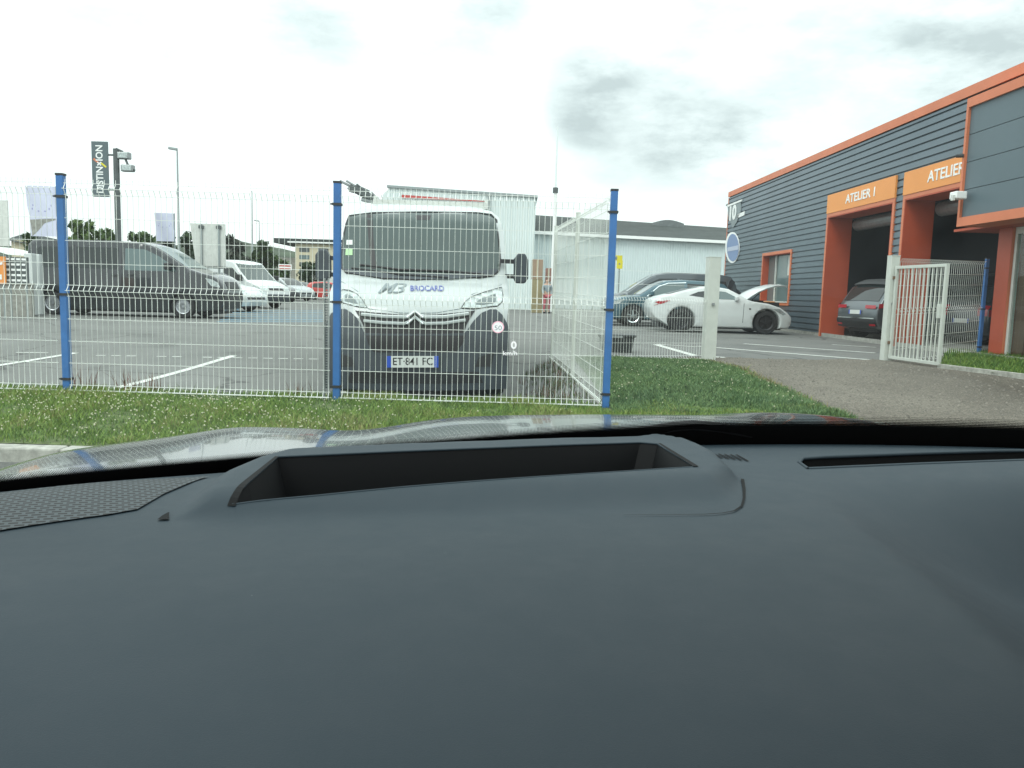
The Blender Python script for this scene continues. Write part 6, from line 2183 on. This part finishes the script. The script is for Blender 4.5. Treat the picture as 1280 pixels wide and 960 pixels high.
# lips round the two openings
def lip(poly, r, name, m, out=.0, closed=True):
    P = []
    for a, b_ in zip(poly, poly[1:] + poly[:1]):
        a, b_ = Vector(a), Vector(b_)
        k_ = max(1, int((b_ - a).length / .02))
        for j in range(k_):
            q_ = a.lerp(b_, j / k_)
            P.append((q_.x, q_.y, dz1(q_.x, q_.y) + out))
    if closed: P.append(P[0])
    return MB().tube(P, r, 6, cap=not closed).build(name, m, dash, smooth=True, angle=180)
lip(openg, .0011, 'well_lip', M['dash'], -.0004)
lip(slot, .0022, 'slot_lip', M['dash'], -.0004)
# dark inner line on the left and right sloping edges of the well
def ribbon_line(pts, w0, w1, name, m, up=.0008, parent=None):
    b = MB()
    P = []
    for a, b_ in zip(pts, pts[1:]):
        a, b_ = Vector(a), Vector(b_)
        k_ = max(1, int((b_ - a).length / .008))
        P += [a.lerp(b_, j / k_) for j in range(k_)]
    P.append(Vector(pts[-1]))
    vs, fs = [], []
    for i, p in enumerate(P):
        d = (P[min(i + 1, len(P) - 1)] - P[max(i - 1, 0)]).normalized()
        q_ = Vector((-d.y, d.x)) * (w0 + (w1 - w0) * i / (len(P) - 1)) / 2
        for s_ in (-1, 1):
            e_ = p + q_ * s_
            vs.append((e_.x, e_.y, dz1(e_.x, e_.y) + up))
    fs = [(2 * i, 2 * i + 1, 2 * i + 3, 2 * i + 2) for i in range(len(P) - 1)]
    return b.add(vs, fs).build(name, m, parent or dash)
ribbon_line([lp(289, 623, ZH_), lp(308, 606, ZH_), lp(346, 574, ZH_)], .006, .003, 'well_dark_line', M['dash_black'])
ribbon_line([lp(824, 557, ZH_), lp(870, 586.5, ZH_)], .003, .0055, 'well_dark_line', M['dash_black'])
# seam of the cover
ribbon_line([lp(928, 600), lp(930, 612), lp(930, 624), lp(927, 634), lp(918, 640), lp(903, 643), lp(880, 644.5), lp(840, 645), lp(780, 645)], .0030, .0005, 'cover_seam', M['dash_black'], .0012)
ribbon_line([lp(204, 652), lp(207, 647), lp(211, 643)], .008, .001, 'cover_seam', M['dash_black'], .0012)
# small vent slits right of the cover
for i in range(9):
    x = 872 + i * 7.2
    a, b_ = lp(x - 4, 576 - 5 + i * .5 - .5 * i * .2), lp(x + 8, 576 - 1.5 + i * .4)
    ribbon_line([lp(861 + i * 7.4, 566.2 + i * .35), lp(871 + i * 8.0, 569.6 + i * .95)], .0022, .0026, 'vent_slit', M['dash_black'], .001)
# perforated speaker grille at the left
def perf_mat():
    m = mat('speaker_grille', (.05, .06, .064), .6, spec=.3)
    t = m.node_tree
    b = t.nodes['Principled BSDF']
    c = N('ShaderNodeTexCoord', t)
    mp_ = N('ShaderNodeMapping', t)
    mp_.inputs['Rotation'].default_value = (0, 0, R(-8))
    mp_.inputs['Scale'].default_value = (120, 170, 1)
    L(c.outputs['Object'], mp_.inputs[0], t)
    s = N('ShaderNodeSeparateXYZ', t)
    L(mp_.outputs[0], s.inputs[0], t)
    fy = math_node('FLOOR', s.outputs['Y'], tree=t)
    xo = math_node('ADD', s.outputs['X'], math_node('MULTIPLY', fy, .5, tree=t), tree=t)
    dx = math_node('ABSOLUTE', math_node('SUBTRACT', math_node('FRACT', xo, tree=t), .5, tree=t), tree=t)
    dy = math_node('ABSOLUTE', math_node('SUBTRACT', math_node('FRACT', s.outputs['Y'], tree=t), .5, tree=t), tree=t)
    hole = math_node('MULTIPLY', math_node('LESS_THAN', dx, .36, tree=t), math_node('LESS_THAN', dy, .30, tree=t), tree=t)
    mixc = N('ShaderNodeMix', t, data_type='RGBA')
    L(hole, mixc.inputs['Factor'], t)
    mixc.inputs['A'].default_value = (.06, .075, .082, 1)
    mixc.inputs['B'].default_value = (.004, .0045, .005, 1)
    L(mixc.outputs['Result'], b.inputs['Base Color'], t)
    return m
gpoly = [lp(-60, 680), lp(0, 668.5), lp(60, 659), lp(135, 647.5), (lp(172, 640)), lp(205, 620), lp(262, 594.5), lp(180, 598), lp(90, 606), lp(0, 617), lp(-80, 630)]
patch(gpoly, lambda u, v, o: (u, v, dz1(u, v) + .0012 + o), 0, .02).build('speaker_grille', perf_mat(), dash, smooth=True)
# front edge of the dashboard going down behind the far edge, black
vs = []
for i, u in enumerate(np.linspace(U0, U1, 60)):
    v = edge_v(u)
    z = dz1(u, v)
    vs += [(u, v, z), (u, v + .004, z - .05), (u, v + .16, z - .09)]
MB().add(vs, [(3 * i + k, 3 * i + 3 + k, 3 * i + 4 + k, 3 * i + 1 + k) for i in range(59) for k in (0, 1)]).build('dashboard_gap', M['dash_black'], OWN, smooth=True, angle=180)
MB().add([(U0, V0, ZD - .09), (U1, V0, ZD - .09), (U1, V0 - .05, ZD - .5), (U0, V0 - .05, ZD - .5)], [(0, 1, 2, 3)]).build('dashboard_front', M['dash_black'], OWN)

# windscreen
ZB = ZD - .020
def wscreen(u, t):
    """u across (metres at the base), t from 0 at the base to 1 at the header"""
    x = UC + (u - UC) * (1 - .16 * t)
    vb = edge_v(u) + .055
    vt = .10 - .10 * (u - UC) ** 2
    v = vb + (vt - vb) * t
    z = ZB + (CAMZ + .40 - ZB) * t + .035 * math.sin(math.pi * t)
    return (x, v, z)
WU0, WU1 = UC - .76, UC + .76
def t_black(u): return .036 + .024 * sst(-.1, .6, u)
def t_dot(u): return t_black(u) + .010 + .010 * sst(-.1, .6, u)
def wpatch(t0, t1, off, nt=20, nu=60, u0=WU0, u1=WU1):
    vs = []
    for j in range(nt + 1):
        for i in range(nu + 1):
            uu = u0 + (u1 - u0) * i / nu
            a0 = t0(uu) if callable(t0) else t0
            a1 = t1(uu) if callable(t1) else t1
            x, v, z = wscreen(uu, a0 + (a1 - a0) * j / nt)
            vs.append((x, v - off * .5, z - off * .86))
    return MB().add(vs, [(j * (nu + 1) + i, j * (nu + 1) + i + 1, (j + 1) * (nu + 1) + i + 1, (j + 1) * (nu + 1) + i) for j in range(nt) for i in range(nu)])
M['windscreen'] = thin_glass('windscreen_glass', 1.45, dust=.010, tint=(.90, .965, .95))
wsc = wpatch(0, 1, 0).build('windscreen', M['windscreen'], OWN, smooth=True, angle=180)
T_BLACK, T_DOT = .060, .086
wpatch(-.02, t_black, .003, 3).build('black_edge_band', M['dash_black'], wsc, smooth=True, angle=180)
def dot_mat(t0, t1):
    m = bpy.data.materials.new('dotted_edge')
    m.use_nodes = True
    t = m.node_tree
    t.nodes.clear()
    o = N('ShaderNodeOutputMaterial', t)
    c = N('ShaderNodeTexCoord', t)
    s = N('ShaderNodeSeparateXYZ', t)
    L(c.outputs['UV'], s.inputs[0], t)
    ux = math_node('MULTIPLY', s.outputs['X'], 900, tree=t)
    vy = math_node('MULTIPLY', s.outputs['Y'], 6, tree=t)
    ux = math_node('ADD', ux, math_node('MULTIPLY', math_node('FLOOR', vy, tree=t), .5, tree=t), tree=t)
    dx = math_node('SUBTRACT', math_node('FRACT', ux, tree=t), .5, tree=t)
    dy = math_node('SUBTRACT', math_node('FRACT', vy, tree=t), .5, tree=t)
    r2 = math_node('SQRT', math_node('ADD', math_node('MULTIPLY', dx, dx, tree=t), math_node('MULTIPLY', dy, dy, tree=t), tree=t), tree=t)
    rad = math_node('MULTIPLY_ADD', s.outputs['Y'], -.42, .62, tree=t)
    k = math_node('LESS_THAN', r2, rad, tree=t)
    tr = N('ShaderNodeBsdfTransparent', t)
    df = N('ShaderNodeBsdfDiffuse', t)
    df.inputs[0].default_value = (.006, .006, .006, 1)
    mxs = N('ShaderNodeMixShader', t)
    L(k, mxs.inputs[0], t)
    L(tr.outputs[0], mxs.inputs[1], t)
    L(df.outputs[0], mxs.inputs[2], t)
    L(mxs.outputs[0], o.inputs[0], t)
    return m
dt = wpatch(t_black, t_dot, .003, 3).build('dotted_edge_band', dot_mat(0, 1), wsc, smooth=True, angle=180)
uv = dt.data.uv_layers.new(name='UVMap')
for lpi in dt.data.loops:
    i = lpi.vertex_index
    uv.data[lpi.index].uv = ((i % 61) / 60, (i // 61) / 3)
# head up display figures on the glass
M['hud'] = emis('display_light', (.93, 1.0, .98), 1.0)
M['hud_red'] = emis('display_light_red', (.95, .62, .70), 1.0)
M['hud_dark'] = emis('display_light_dark', (.22, .33, .34), 1.0)
def on_glass(px, py, off=.002):
    d = OI.to_3x3() @ ray(px, py)
    o_ = OI @ CAM
    t = .15
    while t < 2:
        p = o_ + d * t
        # find t-parameter of the screen at this height
        lo, hi = 0, 1
        for _ in range(20):
            mid = (lo + hi) / 2
            if wscreen(p.x, mid)[2] < p.z: lo = mid
            else: hi = mid
        if p.y > wscreen(p.x, lo)[1] - off: break
        t += .0008
    return p
def gbasis(px, py):
    a = on_glass(px, py)
    ex = (on_glass(px + 12, py) - a).normalized()
    ey = (on_glass(px, py - 12) - a)
    ey = ey.normalized()
    return a, ex, ey, (on_glass(px + 12, py) - a).length / 12, (on_glass(px, py - 12) - a).length / 12
hud = None
a, ex, ey, kx, ky = gbasis(622.5, 409)
def ring(r0, r1, n=32):
    vs = [(r0 * kx * math.cos(2 * math.pi * i / n), r0 * ky * math.sin(2 * math.pi * i / n), 0) for i in range(n)]
    if r1:
        vs += [(r1 * kx * math.cos(2 * math.pi * i / n), r1 * ky * math.sin(2 * math.pi * i / n), 0) for i in range(n)]
        return vs, [(i, (i + 1) % n, n + (i + 1) % n, n + i) for i in range(n)]
    return vs, [tuple(range(n))]
bmx = basis(a, ex, ey)
v_, f_ = ring(6.3, None)
hud = MB().add([bmx @ Vector(q_) for q_ in v_], f_).build('speed_limit_display', M['hud'], wsc)
v_, f_ = ring(7.6, 6.32)
MB().add([bmx @ Vector(q_) for q_ in v_], f_).build('speed_limit_ring', M['hud_red'], wsc)
def htext(s, px, py, hpx, wpx_, m, name, bold=.0):
    a, ex, ey, kx, ky = gbasis(px, py)
    o = text(name, s, 1.0, m, wsc, Matrix.Identity(4), 0, bold)
    xs_ = [v.co.x for v in o.data.vertices]
    ys_ = [v.co.y for v in o.data.vertices]
    sx, sy = wpx_ * kx / (max(xs_) - min(xs_)), hpx * ky / (max(ys_) - min(ys_))
    o.data.transform(Matrix.Translation((-(max(xs_) + min(xs_)) / 2, -(max(ys_) + min(ys_)) / 2, 0)))
    o.data.transform(Matrix.Diagonal((sx, sy, 1, 1)))
    o.data.transform(basis(a + (CAM - (Matrix.Rotation(YAW, 4, 'Z') @ a)).normalized() * .0 + Vector((0, -.0008, -.0006)), ex, ey))
htext('50', 622.5, 409, 6.0, 9.0, M['hud_dark'], 'speed_limit_figures')
htext('0', 642, 430.5, 10, 7.2, M['hud'], 'speed_figure', .035)
htext('km/h', 637.5, 440.5, 5.5, 17.5, M['hud'], 'speed_unit', .012)

# bonnet
M['own_paint'] = mat('own_car_paint', (.085, .10, .102), .17, metal=.55, coat=.55)
def bonz(u, v):
    """u across, v forward; height of the bonnet"""
    w_ = abs(u - UC) / .84
    s = (v - 1.02) / 1.0
    z = 1.056 - .030 * s - .16 * max(0, s) ** 2.4
    z -= (.040 if u < UC else .022) * w_ ** 2 + .05 * max(0, w_ - .55) ** 2
    rid = abs(w_ - .62)                                # a raised crease on each side
    z += .008 * math.exp(-(rid / .10) ** 2) - (.022 * math.exp(-((w_ - .37) / .15) ** 2) + .008 * sst(.45, .6, w_) if u < UC else 0) * (1 - .3 * s)
    z += .006 * math.exp(-((w_ - .30) / .10) ** 2) * 0
    z -= .25 * max(0, w_ - .93) ** 1.3
    z -= .25 * max(0, s - .92) ** 1.5
    return z
vs = []
NU, NV = 90, 60
for j in range(NV + 1):
    for i in range(NU + 1):
        u = UC - .90 + 1.80 * i / NU
        w_ = abs(u - UC) / .9
        v = (.96 - .22 * w_ ** 2) + (1.12 - .10 * w_ ** 2) * j / NV
        vs.append((u, v, bonz(u, v)))
MB().add(vs, [(j * (NU + 1) + i, j * (NU + 1) + i + 1, (j + 1) * (NU + 1) + i + 1, (j + 1) * (NU + 1) + i) for j in range(NV) for i in range(NU)]).build('bonnet', M['own_paint'], OWN, smooth=True, angle=180)
# body below: wings and nose, so the car is whole from outside
bb = MB()
outline = []
for i in range(41):
    u = UC - .90 + 1.80 * i / 40
    w_ = abs(u - UC) / .9
    v = (.96 - .22 * w_ ** 2) + (1.12 - .10 * w_ ** 2)
    outline.append((u, v, bonz(u, v)))
vs = []
for (u, v, z) in outline:
    vs += [(u, v, z), (UC + (u - UC) * 1.01, v + .05, z - .18), (UC + (u - UC) * 1.0, v + .06, .28)]
bb.add(vs, [(3 * i + k, 3 * i + 3 + k, 3 * i + 4 + k, 3 * i + 1 + k) for i in range(40) for k in (0, 1)])
for s_ in (-1, 1):
    vs = []
    for j in range(21):
        v = .74 + 1.24 * j / 20
        u = UC + s_ * .90
        z = bonz(u, v)
        vs += [(u, v, z), (u + s_ * .02, v, z - .2), (u, v, .35)]
    bb.add(vs, [(3 * i + k, 3 * i + 3 + k, 3 * i + 4 + k, 3 * i + 1 + k) for i in range(20) for k in (0, 1)])
bb.build('front_wings', M['own_paint'], OWN, smooth=True, angle=40)
# scuttle panel and wipers
vs = []
for i in range(41):
    u = UC - .80 + 1.60 * i / 40
    v0 = edge_v(max(WU0, min(WU1, u))) + .05
    v1 = .965 - .22 * (abs(u - UC) / .9) ** 2
    vs += [(u, v0, ZB - .02), (u, v1, ZB - .035)]
MB().add(vs, [(2 * i, 2 * i + 2, 2 * i + 3, 2 * i + 1) for i in range(40)]).build('scuttle_panel', M['black_plastic'], OWN, smooth=True)
def wip(pts, r=.008, nm='wiper'):
    return MB().tube(pts, r, 6).build(nm, M['black_plastic'], OWN, smooth=True)
def gl_(u, t, o=.012):
    x, v, z = wscreen(u, t)
    return (x, v + o * .5, z + o * .86)
def wiper(u0, u1, t0, t1, knob):
    b = MB()
    b.tube([gl_(u0 + (u1 - u0) * k_ / 10, t0 + (t1 - t0) * k_ / 10 - .006, .010) for k_ in range(11)], .006, 6)
    b.tube([gl_(knob, .01, .03), gl_(knob - .10, .035, .04), gl_((u0 + u1) / 2, (t0 + t1) / 2, .022)], .009, 6)
    return b.build('wiper', M['black_plastic'], OWN, smooth=True)
def gw_(px, py, o=.003):
    p = on_glass(px, py, 0)
    return (p.x, p.y + o * .5, p.z + o * .86)
MB().tube([gw_(785, 546), gw_(815, 541), gw_(842, 536), gw_(866, 534), (gw_(896, 536.5)), gw_(940, 544)], .0065, 8).build('wiper', M['black_plastic'], OWN, smooth=True)
MB().tube([gw_(1300, 546), gw_(1340, 536), gw_(1400, 530), gw_(1480, 540)], .0085, 8).build('wiper', M['black_plastic'], OWN, smooth=True)
# windscreen pillars, roof, doors: outside the view but they shade the cabin
fr_ = MB()
for s_ in (-1, 1):
    u = UC + s_ * .76
    pa = [wscreen(u, t) for t in (0, .25, .5, .75, 1)]
    fr_.tube([(x + s_ * .03, v, z) for x, v, z in pa] + [(UC + s_ * .60, -.3, CAMZ + .42), (UC + s_ * .60, -1.6, CAMZ + .40)], .035, 8)
fr_.build('roof_pillar', M['dash_black'], OWN, smooth=True)
rf_ = MB()
vs = []
for j in range(7):
    for i in range(11):
        u = UC - .64 + 1.28 * i / 10
        v = (.10 - .10 * (u - UC) ** 2) - 2.0 * j / 6
        vs.append((u, v, CAMZ + .40 + .05 * math.cos((u - UC) * 2) - .03 * (j / 6) ** 2))
rf_.add(vs, [(j * 11 + i, j * 11 + i + 1, (j + 1) * 11 + i + 1, (j + 1) * 11 + i) for j in range(6) for i in range(10)])
rf_.add([(x, v, z + .05) for x, v, z in vs], [(j * 11 + i, j * 11 + i + 1, (j + 1) * 11 + i + 1, (j + 1) * 11 + i) for j in range(6) for i in range(10)])
rf_.add([(UC - .62, .10, CAMZ + .385), (UC + .62, .10, CAMZ + .385), (UC + .62, .36, CAMZ + .20), (UC - .62, .36, CAMZ + .20), (UC - .62, .12, CAMZ + .40), (UC + .62, .12, CAMZ + .40), (UC + .62, .37, CAMZ + .215), (UC - .62, .37, CAMZ + .215)], [(0, 1, 2, 3), (4, 7, 6, 5), (3, 2, 6, 7)])  # panel run forward under the glass, added to darken the near dashboard
rf_.build('roof', mat('roof_lining', (.07, .075, .075), .9), OWN, smooth=True)
dr = MB()
for s_ in (-1, 1):
    u = UC + s_ * .80
    dr.box(min(u, u + s_ * .08), max(u, u + s_ * .08), -1.8, .62, .35, CAMZ - .22)
dr.box(UC - .8, UC + .8, -1.9, -1.8, .35, CAMZ + .0)
dr.box(UC - .8, UC + .8, -1.8, .7, .30, .35)
dr.build('door_panel', M['dash_black'], OWN)
